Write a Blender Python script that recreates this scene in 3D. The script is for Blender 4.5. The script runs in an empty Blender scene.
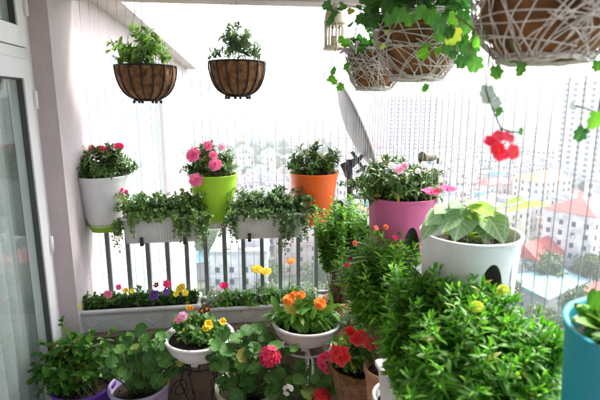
import bpy, math, random
from mathutils import Vector, Matrix
sc = bpy.context.scene
col = sc.collection
R = math.radians
rnd = random.Random(7)
TAU = 2*math.pi

# ------------------------------------------------------------------ camera
CAM = Vector((0, 0, 1.6)); FPX = 480.0
YAW, PITCH, ROLL = -8.0, -11.8, 0.0
CM = Matrix.Rotation(R(YAW), 3, 'Z') @ Matrix.Rotation(R(90+PITCH), 3, 'X') @ Matrix.Rotation(R(ROLL), 3, 'Z')
cd = bpy.data.cameras.new('camera'); cam = bpy.data.objects.new('camera', cd); col.objects.link(cam)
cam.matrix_world = Matrix.Translation(CAM) @ CM.to_4x4()
cd.sensor_width = 36; cd.lens = 36*FPX/600; cd.clip_start = .02; cd.clip_end = 6000
cd.dof.use_dof = True; cd.dof.focus_distance = 2.15; cd.dof.aperture_fstop = 5.0
sc.camera = cam
def ray(px, py): return CM @ Vector(((px-300)/FPX, -(py-200)/FPX, -1))
def ptd(px, py, d): return CAM + ray(px, py)*d          # at depth d along the axis
def ptY(px, py, Y): r = ray(px, py); return CAM + r*(Y/r.y)
def ptX(px, py, X): r = ray(px, py); return CAM + r*(X/r.x)
def ptZ(px, py, Z): r = ray(px, py); return CAM + r*((Z-CAM.z)/r.z)

# ------------------------------------------------------------------ materials
def nodes(name):
    m = bpy.data.materials.new(name); m.use_nodes = True
    nt = m.node_tree; return m, nt, nt.nodes['Principled BSDF']
def c4(c): return (c[0], c[1], c[2], 1)
def pm(name, color, rough=.5, var=.12, scale=8, bump=.0, bscale=60, metal=0, spec=.5, coat=0, color2=None, detail=6):
    m, nt, b = nodes(name); N = nt.nodes; L = nt.links
    b.inputs['Roughness'].default_value = rough; b.inputs['Metallic'].default_value = metal
    b.inputs['Specular IOR Level'].default_value = spec; b.inputs['Coat Weight'].default_value = coat
    tc = N.new('ShaderNodeTexCoord')
    n = N.new('ShaderNodeTexNoise'); n.inputs['Scale'].default_value = scale; n.inputs['Detail'].default_value = detail
    L.new(tc.outputs['Object'], n.inputs['Vector'])
    r = N.new('ShaderNodeValToRGB'); r.color_ramp.elements[0].position = .3; r.color_ramp.elements[1].position = .7
    r.color_ramp.elements[0].color = c4([max(0, x*(1-var)) for x in color])
    r.color_ramp.elements[1].color = c4(color2 if color2 else [min(1, x*(1+var)) for x in color])
    L.new(n.outputs['Fac'], r.inputs['Fac']); L.new(r.outputs['Color'], b.inputs['Base Color'])
    if any(k_ in name for k_ in ('plastic', 'plaster', 'pvc')):
        n3 = N.new('ShaderNodeTexNoise'); n3.inputs['Scale'].default_value = 5; n3.inputs['Detail'].default_value = 9; n3.inputs['Roughness'].default_value = .7
        mp = N.new('ShaderNodeMapping'); mp.inputs['Scale'].default_value = (2.2, 2.2, .7); L.new(tc.outputs['Object'], mp.inputs[0]); L.new(mp.outputs[0], n3.inputs['Vector'])
        r3 = N.new('ShaderNodeValToRGB'); r3.color_ramp.elements[0].position = .52; r3.color_ramp.elements[0].color = (0, 0, 0, 1); r3.color_ramp.elements[1].position = .80; r3.color_ramp.elements[1].color = (.5, .5, .5, 1)
        L.new(n3.outputs['Fac'], r3.inputs['Fac']); m3 = N.new('ShaderNodeMix'); m3.data_type = 'RGBA'; L.new(r3.outputs['Color'], m3.inputs[0]); L.new(r.outputs['Color'], m3.inputs[6])
        m3.inputs[7].default_value = c4([x*.45+.12 for x in color] if 'plastic' in name else [color[0]*.72, color[1]*.70, color[2]*.66]); L.new(m3.outputs[2], b.inputs['Base Color'])
        mr = N.new('ShaderNodeMapRange'); mr.inputs[3].default_value = rough-.1; mr.inputs[4].default_value = rough+.25; L.new(n3.outputs['Fac'], mr.inputs[0]); L.new(mr.outputs[0], b.inputs['Roughness'])
    if bump:
        n2 = N.new('ShaderNodeTexNoise'); n2.inputs['Scale'].default_value = bscale; n2.inputs['Detail'].default_value = 4
        L.new(tc.outputs['Object'], n2.inputs['Vector'])
        bp = N.new('ShaderNodeBump'); bp.inputs['Strength'].default_value = bump; bp.inputs['Distance'].default_value = .01
        L.new(n2.outputs['Fac'], bp.inputs['Height']); L.new(bp.outputs['Normal'], b.inputs['Normal'])
    return m
def leafm(name, cols, rough=.42, trans=.35, spec=.4, veins=0):
    if name.endswith('leaf') and not name.startswith(('tree', 'dry', 'varieg', 'velvet', 'ivy_dark')): cols = [(min(.6, c[0]*1.2), min(.62, c[1]*1.25), c[2]*1.05) for c in cols]
    m, nt, b = nodes(name); N = nt.nodes; L = nt.links
    g = N.new('ShaderNodeNewGeometry')
    r = N.new('ShaderNodeValToRGB'); r.color_ramp.interpolation = 'LINEAR'
    e = r.color_ramp.elements
    e[0].position = 0; e[0].color = c4(cols[0]); e[1].position = 1; e[1].color = c4(cols[-1])
    for i in range(1, len(cols)-1):
        q = e.new(i/(len(cols)-1)); q.color = c4(cols[i])
    if name.endswith('leaf') and not name.startswith(('tree', 'dry', 'varieg')):
        e[len(e)-1].position = .955; q_ = e.new(1.0); q_.color = (.42, .34, .06, 1)
    L.new(g.outputs['Random Per Island'], r.inputs['Fac'])
    tc = N.new('ShaderNodeTexCoord')
    n = N.new('ShaderNodeTexNoise'); n.inputs['Scale'].default_value = 130; L.new(tc.outputs['Object'], n.inputs['Vector'])
    mx = N.new('ShaderNodeMix'); mx.data_type = 'RGBA'; mx.blend_type = 'MULTIPLY'; mx.inputs[0].default_value = .5
    rr = N.new('ShaderNodeMapRange'); rr.inputs[3].default_value = .6; rr.inputs[4].default_value = 1.4
    L.new(n.outputs['Fac'], rr.inputs[0])
    L.new(r.outputs['Color'], mx.inputs[6]); L.new(rr.outputs[0], mx.inputs[7])
    uvn = N.new('ShaderNodeUVMap'); uvn.uv_map = 'vein'; sx = N.new('ShaderNodeSeparateXYZ'); L.new(uvn.outputs[0], sx.inputs[0])
    def mth(op, a, b_=None, c=None):
        n_ = N.new('ShaderNodeMath'); n_.operation = op
        for i_, v_ in enumerate((a, b_, c)):
            if v_ is None: continue
            if isinstance(v_, (int, float)): n_.inputs[i_].default_value = v_
            else: L.new(v_, n_.inputs[i_])
        return n_.outputs[0]
    au = mth('ABSOLUTE', sx.outputs['X'])
    mid = mth('SUBTRACT', 1, mth('MULTIPLY', au, 7.0)); mid = mth('MAXIMUM', mid, 0)
    sv = mth('PINGPONG', mth('SUBTRACT', mth('MULTIPLY', sx.outputs['Y'], 7.0), mth('MULTIPLY', au, 2.2)), .5)
    sv = mth('MAXIMUM', mth('SUBTRACT', 1, mth('MULTIPLY', sv, 6.0)), 0)
    vm = mth('MULTIPLY', mth('MAXIMUM', mid, mth('MULTIPLY', sv, .6)), (veins or .45) if name.endswith('leaf') else .0)
    if not name.endswith('leaf'): vm = mth('MULTIPLY', mth('POWER', mth('MAXIMUM', mth('MULTIPLY', sx.outputs['Y'], mth('ADD', .5, mth('MULTIPLY', au, .5))), 0), 2.0), .6 if name != 'sheer_cloth' else 0)
    mv = N.new('ShaderNodeMix'); mv.data_type = 'RGBA'; L.new(vm, mv.inputs[0]); L.new(mx.outputs[2], mv.inputs[6])
    vc = cols[-1]; mv.inputs[7].default_value = (min(.8, vc[0]*1.6+.04), min(.8, vc[1]*1.3+.05), min(.8, vc[2]*1.5+.03), 1)
    if not name.endswith('leaf'): mv.inputs[7].default_value = tuple([min(.92, x_*.75+.22*max(vc)) for x_ in vc])+(1,)
    mx = mv
    L.new(mx.outputs[2], b.inputs['Base Color'])
    b.inputs['Roughness'].default_value = rough; b.inputs['Specular IOR Level'].default_value = spec
    t = N.new('ShaderNodeBsdfTranslucent'); 
    hs = N.new('ShaderNodeHueSaturation'); hs.inputs['Value'].default_value = 1.5; hs.inputs['Saturation'].default_value = 1.05
    L.new(mx.outputs[2], hs.inputs['Color']); L.new(hs.outputs['Color'], t.inputs['Color'])
    ms = N.new('ShaderNodeMixShader'); ms.inputs[0].default_value = trans
    L.new(b.outputs[0], ms.inputs[1]); L.new(t.outputs[0], ms.inputs[2])
    L.new(ms.outputs[0], N['Material Output'].inputs['Surface'])
    return m
def glassm(name, tint=(.95, .98, .97), dark=.35):
    m, nt, b = nodes(name); N = nt.nodes; L = nt.links; N.remove(b)
    t = N.new('ShaderNodeBsdfTransparent'); t.inputs['Color'].default_value = c4(tint)
    g = N.new('ShaderNodeBsdfGlossy'); g.inputs['Roughness'].default_value = .03; g.inputs['Color'].default_value = (.9, .95, .93, 1)
    f = N.new('ShaderNodeLayerWeight'); f.inputs[0].default_value = .5
    pw = N.new('ShaderNodeMath'); pw.operation = 'POWER'; pw.inputs[1].default_value = 4; L.new(f.outputs['Facing'], pw.inputs[0])
    ad = N.new('ShaderNodeMath'); ad.operation = 'MULTIPLY_ADD'; ad.inputs[1].default_value = .35; ad.inputs[2].default_value = .03; L.new(pw.outputs[0], ad.inputs[0])
    ms = N.new('ShaderNodeMixShader'); L.new(ad.outputs[0], ms.inputs[0]); L.new(t.outputs[0], ms.inputs[1]); L.new(g.outputs[0], ms.inputs[2])
    L.new(ms.outputs[0], N['Material Output'].inputs['Surface']); return m

G = lambda *a: a
M = dict(
 pvc=pm('white_pvc', (.80, .80, .81), .35, .05, 5, .05),
 gasket=pm('rubber', (.06, .065, .065), .6, .1),
 mauve=pm('shaded_mauve_plaster', (.55, .47, .47), .85, .08, 4, .4, 70),
 pink=pm('pale_plaster', (.56, .49, .50), .85, .07, 3, .35, 70),
 soffit=pm('soffit_plaster', (.55, .49, .47), .85, .08, 3, .2, 60),
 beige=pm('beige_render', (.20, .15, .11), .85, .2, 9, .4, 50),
 floor=pm('floor_tile', (.33, .25, .19), .5, .15, 6, .1),
 curtain=pm('sheer_curtain', (.74, .78, .75), .9, .1, 3),
 dark=pm('room_wall', (.35, .36, .35), .9, .1, 3),
 steel=pm('grey_steel', (.17, .19, .19), .42, .12, 12, .1, 120, metal=.3),
 wire=pm('steel_wire', (.42, .41, .41), .5, .1, 20, metal=.3),
 iron=pm('black_iron', (.03, .03, .03), .5, .3, 40, .3, 200, metal=.5),
 whitewire=pm('white_coated_wire', (.72, .72, .72), .4, .05, 20),
 white=pm('white_plastic', (.77, .77, .78), .38, .03, 6, .05, 200),
 whitetrough=pm('trough_plastic', (.73, .73, .72), .45, .06, 8, .08, 150),
 lime=pm('lime_plastic', (.38, .68, .02), .35, .05, 6, .04, 200),
 limesaucer=pm('lime_saucer', (.30, .55, .03), .35, .05, 6),
 orange=pm('orange_plastic', (.88, .13, .006), .35, .05, 6, .04, 200),
 magenta=pm('pink_plastic', (.62, .12, .30), .38, .05, 6, .04, 200),
 teal=pm('teal_plastic', (.015, .36, .47), .38, .06, 5, .04, 200),
 purple=pm('purple_plastic', (.10, .035, .33), .35, .1, 6, .04, 200),
 lilac=pm('lilac_plastic', (.42, .36, .58), .4, .08, 6, .04, 200),
 cream=pm('cream_green_plastic', (.36, .38, .24), .45, .1, 8, .05, 120),
 terra=pm('terracotta', (.47, .24, .13), .85, .2, 14, .3, 120),
 coir=pm('coir', (.17, .065, .022), .95, .5, 30, 1.0, 220, color2=(.42, .20, .08)),
 coir2=pm('coir_rim', (.26, .12, .06), .95, .5, 60, 1.0, 260, color2=(.42, .23, .12)),
 liner=pm('basket_liner', (.07, .035, .02), .9, .5, 14, .8, 120, color2=(.46, .20, .06)),
 rattan=pm('greyed_rattan', (.66, .60, .54), .7, .25, 60, .4, 300, color2=(.85, .81, .76)),
 soil=pm('potting_soil', (.022, .014, .010), .95, .5, 70, 1.0, 150, color2=(.07, .045, .03)),
 notch_shade=pm('notch_shade_grey', (.10, .10, .10), .6, .1),
 clip=pm('black_clip', (.02, .02, .02), .4, .1),
 lantern=pm('cream_lantern', (.62, .54, .38), .45, .06, 20, .1, 150),
 dish=pm('dish_grey', (.30, .30, .31), .45, .08, 4, .05, 60),
 dishdark=pm('bracket_metal', (.07, .07, .075), .5, .2, 20, .1, 100, metal=.4),
 brass=pm('fitting_metal', (.20, .17, .12), .4, .25, 30, .1, metal=.5),
 stem=pm('stem_green', (.10, .17, .04), .6, .2, 40),
 wood=pm('brown_stem', (.16, .10, .05), .8, .3, 40),
 redstem=pm('red_stem', (.30, .16, .10), .6, .2, 40),
 glass=glassm('door_glass'),
 bench=pm('bench_wood', (.25, .15, .08), .7, .3, 20, .2, 80),
)
LF = dict(
 azalea=leafm('azalea_leaf', [(.022, .065, .012), (.04, .105, .02), (.07, .15, .03), (.14, .22, .06)], trans=.2),
 bush=leafm('bush_leaf', [(.03, .13, .012), (.055, .21, .015), (.10, .30, .025), (.17, .40, .045)], trans=.4),
 bush2=leafm('shrub_leaf', [(.035, .14, .014), (.065, .21, .02), (.13, .30, .035), (.22, .42, .07)], trans=.35),
 mint=leafm('mint_leaf', [(.02, .09, .01), (.04, .14, .015), (.09, .22, .025)], trans=.3),
 ger=leafm('geranium_leaf', [(.022, .09, .016), (.045, .14, .025), (.10, .22, .05)], rough=.6, trans=.25),
 trail=leafm('trailing_leaf', [(.04, .11, .025), (.08, .18, .04), (.15, .26, .07), (.26, .36, .15)], trans=.3),
 trail2=leafm('grey_trailing_leaf', [(.035, .10, .03), (.07, .16, .05), (.13, .22, .09), (.22, .30, .16)], trans=.3),
 basket=leafm('basket_leaf', [(.04, .12, .02), (.08, .19, .035), (.17, .29, .07), (.28, .38, .14)], trans=.45),
 basket2=leafm('basket_grey_leaf', [(.05, .11, .05), (.09, .17, .07), (.18, .25, .12)], trans=.35),
 ivy=leafm('ivy_leaf', [(.035, .15, .02), (.06, .21, .02), (.12, .31, .03)], trans=.5),
 ivydark=leafm('ivy_dark_leaf', [(.02, .10, .018), (.04, .16, .025), (.08, .24, .035)], trans=.35),
 varieg=leafm('variegated_leaf', [(.32, .42, .34), (.42, .50, .42)], trans=.4),
 glox=leafm('velvet_leaf', [(.16, .28, .13), (.22, .36, .17), (.30, .45, .24)], rough=.7, trans=.3, veins=.9),
 gloxy=leafm('yellow_leaf', [(.26, .38, .08), (.36, .48, .12)], rough=.6, trans=.4, veins=.7),
 daisy=leafm('daisy_leaf', [(.05, .17, .02), (.09, .24, .03), (.17, .34, .05)], trans=.3),
 silver=leafm('silver_leaf', [(.09, .16, .09), (.17, .25, .15), (.28, .35, .25)], trans=.3),
 pansy=leafm('pansy_leaf', [(.02, .08, .012), (.05, .14, .025), (.11, .22, .05)], trans=.3),
 tree=leafm('tree_leaf', [(.030, .075, .018), (.055, .115, .028), (.10, .17, .05)], trans=.25),
 tree2=leafm('tree_light_leaf', [(.06, .11, .03), (.10, .17, .04), (.16, .24, .07)], trans=.25),
 dry=leafm('dry_leaf', [(.12, .07, .03), (.22, .13, .06), (.20, .20, .07)], trans=.3),
)
FL = dict(
 hotpink=leafm('hot_pink_petal', [(.78, .04, .22), (.85, .08, .30)], trans=.35, rough=.6),
 rose=leafm('rose_petal', [(.86, .16, .40), (.90, .32, .55)], trans=.35, rough=.6),
 palepink=leafm('pale_pink_petal', [(.88, .52, .66), (.90, .68, .76)], trans=.35, rough=.6),
 white=leafm('white_petal', [(.85, .80, .80), (.88, .86, .86)], trans=.35, rough=.6),
 red=leafm('red_petal', [(.66, .008, .012), (.80, .02, .02)], trans=.3, rough=.6),
 crimson=leafm('crimson_petal', [(.62, .01, .07), (.80, .03, .14)], trans=.3, rough=.6),
 yellow=leafm('yellow_petal', [(.90, .66, .02), (.90, .78, .06)], trans=.3, rough=.6),
 lemon=leafm('lemon_petal', [(.62, .68, .06), (.70, .76, .12)], trans=.4, rough=.6),
 orange=leafm('orange_petal', [(.90, .30, .01), (.92, .44, .02)], trans=.3, rough=.6),
 violet=leafm('violet_petal', [(.09, .02, .30), (.18, .05, .45)], trans=.3, rough=.6),
 maroon=leafm('maroon_petal', [(.10, .008, .02), (.16, .01, .03)], trans=.2, rough=.7),
 lilac=leafm('lilac_petal', [(.62, .36, .60), (.80, .55, .74)], trans=.3, rough=.6),
 coral=leafm('coral_petal', [(.85, .17, .06), (.88, .28, .12)], trans=.3, rough=.6),
 eye=pm('flower_eye', (.55, .35, .02), .8, .3, 200),
 darkeye=pm('dark_flower_eye', (.06, .008, .03), .8, .3, 200),
)

# ------------------------------------------------------------------ mesh builder
class MB:
    def __init__(s): s.uv = {}; s.v = []; s.f = []; s.m = []; s.sm = []; s.mats = []
    def mi(s, mat):
        if mat not in s.mats: s.mats.append(mat)
        return s.mats.index(mat)
    def add(s, vs, fs, mat, smooth=True, uv=None):
        o = len(s.v); k = s.mi(mat)
        if uv:
            for i, c in enumerate(uv): s.uv[o+i] = c
        s.v += [tuple(v) for v in vs]
        for f in fs: s.f.append(tuple(i+o for i in f)); s.m.append(k); s.sm.append(smooth)
    def box(s, a, b, mat, rot=0, c=None):
        x0, y0, z0 = a; x1, y1, z1 = b
        vs = [Vector(p) for p in ((x0,y0,z0),(x1,y0,z0),(x1,y1,z0),(x0,y1,z0),(x0,y0,z1),(x1,y0,z1),(x1,y1,z1),(x0,y1,z1))]
        if rot:
            q = Matrix.Rotation(rot, 3, 'Z'); c = Vector(c or (0,0,0)); vs = [q @ (v-c)+c for v in vs]
        s.add(vs, [(0,3,2,1),(4,5,6,7),(0,1,5,4),(1,2,6,5),(2,3,7,6),(3,0,4,7)], mat, False)
    def tube(s, pts, r, mat, n=6, r2=None, caps=True):
        pts = [Vector(p) for p in pts]; k = len(pts); vs = []
        up = Vector((0, 0, 1)); prev = None
        for i, p in enumerate(pts):
            t = (pts[min(i+1, k-1)]-pts[max(i-1, 0)])
            if t.length < 1e-9: t = Vector((0,0,1))
            t.normalize()
            if prev is None:
                a = t.orthogonal().normalized()
            else:
                a = (prev - t*prev.dot(t)); a = a.normalized() if a.length > 1e-6 else t.orthogonal().normalized()
            prev = a; b = t.cross(a)
            rr = r if r2 is None else r+(r2-r)*i/(k-1)
            vs += [p+(a*math.cos(TAU*j/n)+b*math.sin(TAU*j/n))*rr for j in range(n)]
        fs = [(i*n+j, i*n+(j+1) % n, (i+1)*n+(j+1) % n, (i+1)*n+j) for i in range(k-1) for j in range(n)]
        if caps: fs += [tuple(range(n))[::-1], tuple((k-1)*n+j for j in range(n))]
        s.add(vs, fs, mat)
    def lathe(s, prof, mat, c=(0,0,0), n=48, smooth=True, rib=None):
        vs = []
        for (r, z) in prof:
            for j in range(n):
                a = TAU*j/n; rr = r*(rib(a, z) if rib else 1)
                vs.append((c[0]+rr*math.cos(a), c[1]+rr*math.sin(a), c[2]+z))
        k = len(prof)
        fs = [(i*n+j, i*n+(j+1) % n, (i+1)*n+(j+1) % n, (i+1)*n+j) for i in range(k-1) for j in range(n)]
        s.add(vs, fs, mat, smooth)
    def disc(s, c, r, mat, n=40, bump=.006, seed=1):
        q = random.Random(seed); vs = [(c[0], c[1], c[2]+bump)]
        rings = 5
        for i in range(1, rings+1):
            for j in range(n):
                a = TAU*j/n; rr = r*i/rings
                vs.append((c[0]+rr*math.cos(a), c[1]+rr*math.sin(a), c[2]+(bump*q.uniform(-1, 1) if i < rings else 0)))
        fs = [(0, 1+j, 1+(j+1) % n) for j in range(n)]
        for i in range(rings-1):
            for j in range(n): fs.append((1+i*n+j, 1+(i+1)*n+j, 1+(i+1)*n+(j+1) % n, 1+i*n+(j+1) % n))
        s.add(vs, fs, mat)
    def build(s, name, parent=None, loc=None):
        me = bpy.data.meshes.new(name); me.from_pydata(s.v, [], s.f)
        for m in s.mats: me.materials.append(m)
        me.polygons.foreach_set('material_index', s.m); me.polygons.foreach_set('use_smooth', s.sm); me.update()
        if s.uv:
            l = me.uv_layers.new(name='vein'); g = s.uv.get; l.data.foreach_set('uv', [c for f in s.f for i in f for c in g(i, (1.0, 0.0))])
        o = bpy.data.objects.new(name, me); col.objects.link(o)
        if parent: o.parent = parent
        if loc is not None: o.location = loc
        return o
def tag(o, label=None, cat=None, group=None, kind=None):
    if label: o['label'] = label
    if cat: o['category'] = cat
    if group: o['group'] = group
    if kind: o['kind'] = kind
    return o
def thing(name, loc, label, cat, group=None, rz=0):
    o = bpy.data.objects.new(name, None); col.objects.link(o); o.location = loc; o.rotation_euler.z = rz
    o.empty_display_size = .05
    return tag(o, label, cat, group)
def struct(mb, name): return tag(mb.build(name), kind='structure')

# ------------------------------------------------------------------ leaves
PROF = {'lance': [(0, .12), (.22, .75), (.5, 1), (.78, .62), (1, 0)],
        'oval': [(0, .15), (.2, .85), (.5, 1), (.8, .75), (1, 0)],
        'broad': [(0, .2), (.15, .8), (.45, 1), (.75, .72), (1, 0)]}
def frame(d, n):
    d = d.normalized(); s = d.cross(n)
    s = s.normalized() if s.length > 1e-5 else d.orthogonal().normalized()
    return d, s, s.cross(d)
def leaf(mb, p, d, n, L, W, mat, kind='lance', droop=.25, fold=.25, q=rnd, wavy=0):
    d, s, u = frame(d, n); pr = PROF[kind]; vs = []
    tw = q.uniform(-.25, .25)
    for t, w in pr:
        c = p + d*(L*t) - u*(droop*L*t*t) 
        sd = (s + u*tw*t).normalized()
        wv = wavy*W*math.sin(t*9+tw*20)
        vs += [c - sd*(w*W/2) + u*(fold*w*W/2 + wv), c, c + sd*(w*W/2) + u*(fold*w*W/2 - wv)]
    fs = []
    for i in range(len(pr)-1):
        a = 3*i
        if i == len(pr)-2:
            fs += [(a, a+1, a+4), (a+1, a+2, a+4)]
        else: fs += [(a, a+1, a+4, a+3), (a+1, a+2, a+5, a+4)]
    mb.add(vs, fs, mat, True, [(x, t) for t, w in pr for x in (-1., 0., 1.)])
def round_leaf(mb, p, n, r, mat, q=rnd, lobes=7, depth=.05, funnel=.22, stemdir=None):
    n = n.normalized(); a = n.orthogonal().normalized(); b = n.cross(a)
    ph = q.uniform(0, TAU); K = 28; vs = [p - n*(r*funnel*.6)]
    for ring, f in ((.5, .5), (1, 1)):
        for j in range(K):
            t = TAU*j/K; d = abs(((t/TAU+.5) % 1)-.5)*2
            rr = r*f*(1+depth*(math.cos(lobes*t) if ring == 1 else 0))
            if j == K//2: rr *= .45
            h = r*(-funnel*.6*(1-f)*1.2 + .07*math.cos(2*lobes*t)*(ring == 1) + .10*math.cos(2*t+ph)*f) - (r*.12*(f*f) if funnel < .2 else 0)
            w = t+ph
            vs.append(p+(a*math.cos(w)+b*math.sin(w))*rr+n*h)
    fs = [(0, 1+j, 1+(j+1) % K) for j in range(K)] + [(1+j, 1+K+j, 1+K+(j+1) % K, 1+(j+1) % K) for j in range(K)]
    mb.add(vs, fs, mat, True, [(0., 0.)]+[((abs((j % 4)-2)/2.0)**1*f, f) for f in (.5, 1) for j in range(K)])
IVY = [(0, .04), (.22, -.08), (.46, -.06), (.62, .10), (.55, .28), (.72, .42), (.70, .60), (.46, .66), (.40, .86), (.20, .98), (0, .92)]
def ivy_leaf(mb, p, d, n, L, mat, q=rnd):
    d, s, u = frame(d, n); pts = [(x*.75, y) for x, y in IVY] + [(-x*.75, y) for x, y in IVY[-2:0:-1]]
    c = p+d*L*.4; vs = [c - u*L*.05]
    for x, y in pts:
        vs.append(p+s*(x*L*q.uniform(.9, 1.1))+d*(y*L)+u*(L*(.10*abs(x)-.18*y*y+q.uniform(-.05, .05))))
    K = len(pts); mb.add(vs, [(0, 1+j, 1+(j+1) % K) for j in range(K)], mat, True, [(0., 0.)]+[(0. if j in (0, 4, 6, 9, 10, 11, 13, 15) else 1., 1.) for j in range(K)])
def bez(a, b, c, n=6): return [a*(1-t)**2+b*2*t*(1-t)+c*t*t for t in [i/n for i in range(n+1)]]
def rdir(q): 
    z = q.uniform(-1, 1); a = q.uniform(0, TAU); r = math.sqrt(1-z*z); return Vector((r*math.cos(a), r*math.sin(a), z))
def stem_leaves(mb, path, mat, L, W, q, nl=12, kind='lance', start=.25, sr=.0014, smat=None, upb=.6, droop=.3, spread=.9, fold=.25, tipw=True, whorl=2):
    mb.tube(path, sr, smat or M['stem'], 4, sr*.5, False)
    K = len(path)-1; az = q.uniform(0, TAU)
    for i in range(nl):
        t = start+(1-start)*(i+.5)/nl; f = t*K; k = min(int(f), K-1)
        p = path[k].lerp(path[k+1], f-k); T = (path[k+1]-path[k]).normalized()
        a = T.orthogonal().normalized(); b = T.cross(a)
        for w in range(whorl):
            az += (math.pi if whorl == 2 else TAU/max(1, whorl)) + q.uniform(-.3, .3)
            out = a*math.cos(az)+b*math.sin(az)
            d = (T*(1-spread*.75)+out*spread+Vector((0, 0, .25))*upb+rdir(q)*.25).normalized()
            n = (Vector((0, 0, 1))*upb+T*.5+rdir(q)*.5)
            sc_ = q.uniform(.5, 1.22)*(1-.35*(t > .9))
            leaf(mb, p, d, n, L*sc_, W*sc_, mat, kind, droop*q.uniform(.3, 1.6), fold, q)
        az += 1.1
    p = path[-1]; T = (path[-1]-path[-2]).normalized()
    for w in range(3):
        leaf(mb, p, (T+rdir(q)*.5).normalized(), Vector((0, 0, 1))+rdir(q)*.4, L*.7, W*.7, mat, kind, droop, fold, q)
def bush(mb, base, br, ctr, rad, q, ns, mat, L, W, nl=12, kind='lance', zmin=-.2, lift=.35, fill=.55, **kw):
    """stems rooted within br of base that end in the ellipsoid at ctr with radii rad"""
    base = Vector(base); ctr = Vector(ctr); tips = []
    for i in range(ns):
        while 1:
            d = rdir(q)
            if d.z > zmin: break
        f = q.uniform(fill, 1)*q.uniform(.9, 1.08)
        tip = ctr+Vector((d.x*rad[0], d.y*rad[1], d.z*rad[2]))*f
        a = q.uniform(0, TAU); r = br*math.sqrt(q.random())
        b0 = base+Vector((math.cos(a)*r*.8+d.x*br*.2, math.sin(a)*r*.8+d.y*br*.2, 0))
        mid = b0.lerp(tip, .5)+Vector((d.x*rad[0]*.1, d.y*rad[1]*.1, lift*abs(rad[2])+.1*abs(tip.z-b0.z)))
        path = bez(b0, mid, tip, 6)
        stem_leaves(mb, path, mat, L, W, q, nl, kind, **kw); tips.append((tip, d))
    return tips

# ------------------------------------------------------------------ flowers (each one mesh)
def petal_ring(mb, p, n, r, k, mat, q, w=.9, cup=.3, off=0, notch=True, start=.08):
    n = n.normalized(); a = n.orthogonal().normalized(); b = n.cross(a)
    for i in range(k):
        t = TAU*(i+off)/k+q.uniform(-.08, .08); d = a*math.cos(t)+b*math.sin(t); s = n.cross(d)
        rr = r*q.uniform(.88, 1.08); W = w*rr*TAU/k*.62
        rows = [(start, .25), (.45, .8), (.8, 1.0), (1.0, .62)]
        vs = []
        for f, ww in rows:
            h = cup*rr*(f**1.2) - .22*rr*f*f*f
            c = p+d*(rr*f)+n*h; e = q.uniform(-.05, .05)*rr
            vs += [c-s*(W*ww)+n*(.05*rr*f+e), c-n*.02*rr - (d*.06*rr if notch and f == 1 else Vector()), c+s*(W*ww)+n*(.05*rr*f-e)]
        fs = []
        for j in range(3):
            A = 3*j; fs += [(A, A+1, A+4, A+3), (A+1, A+2, A+5, A+4)]
        mb.add(vs, fs, mat, True, [(x_, f) for f, ww in rows for x_ in (-1., 0., 1.)])
def ball(mb, p, r, mat, k=8, squash=1):
    vs = []; fs = []
    for i in range(k//2+1):
        th = math.pi*i/(k//2)
        for j in range(k): vs.append(Vector(p)+Vector((math.sin(th)*math.cos(TAU*j/k)*r, math.sin(th)*math.sin(TAU*j/k)*r, math.cos(th)*r*squash)))
    for i in range(k//2):
        for j in range(k): fs.append((i*k+j, (i+1)*k+j, (i+1)*k+(j+1) % k, i*k+(j+1) % k))
    mb.add(vs, fs, mat)
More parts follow.
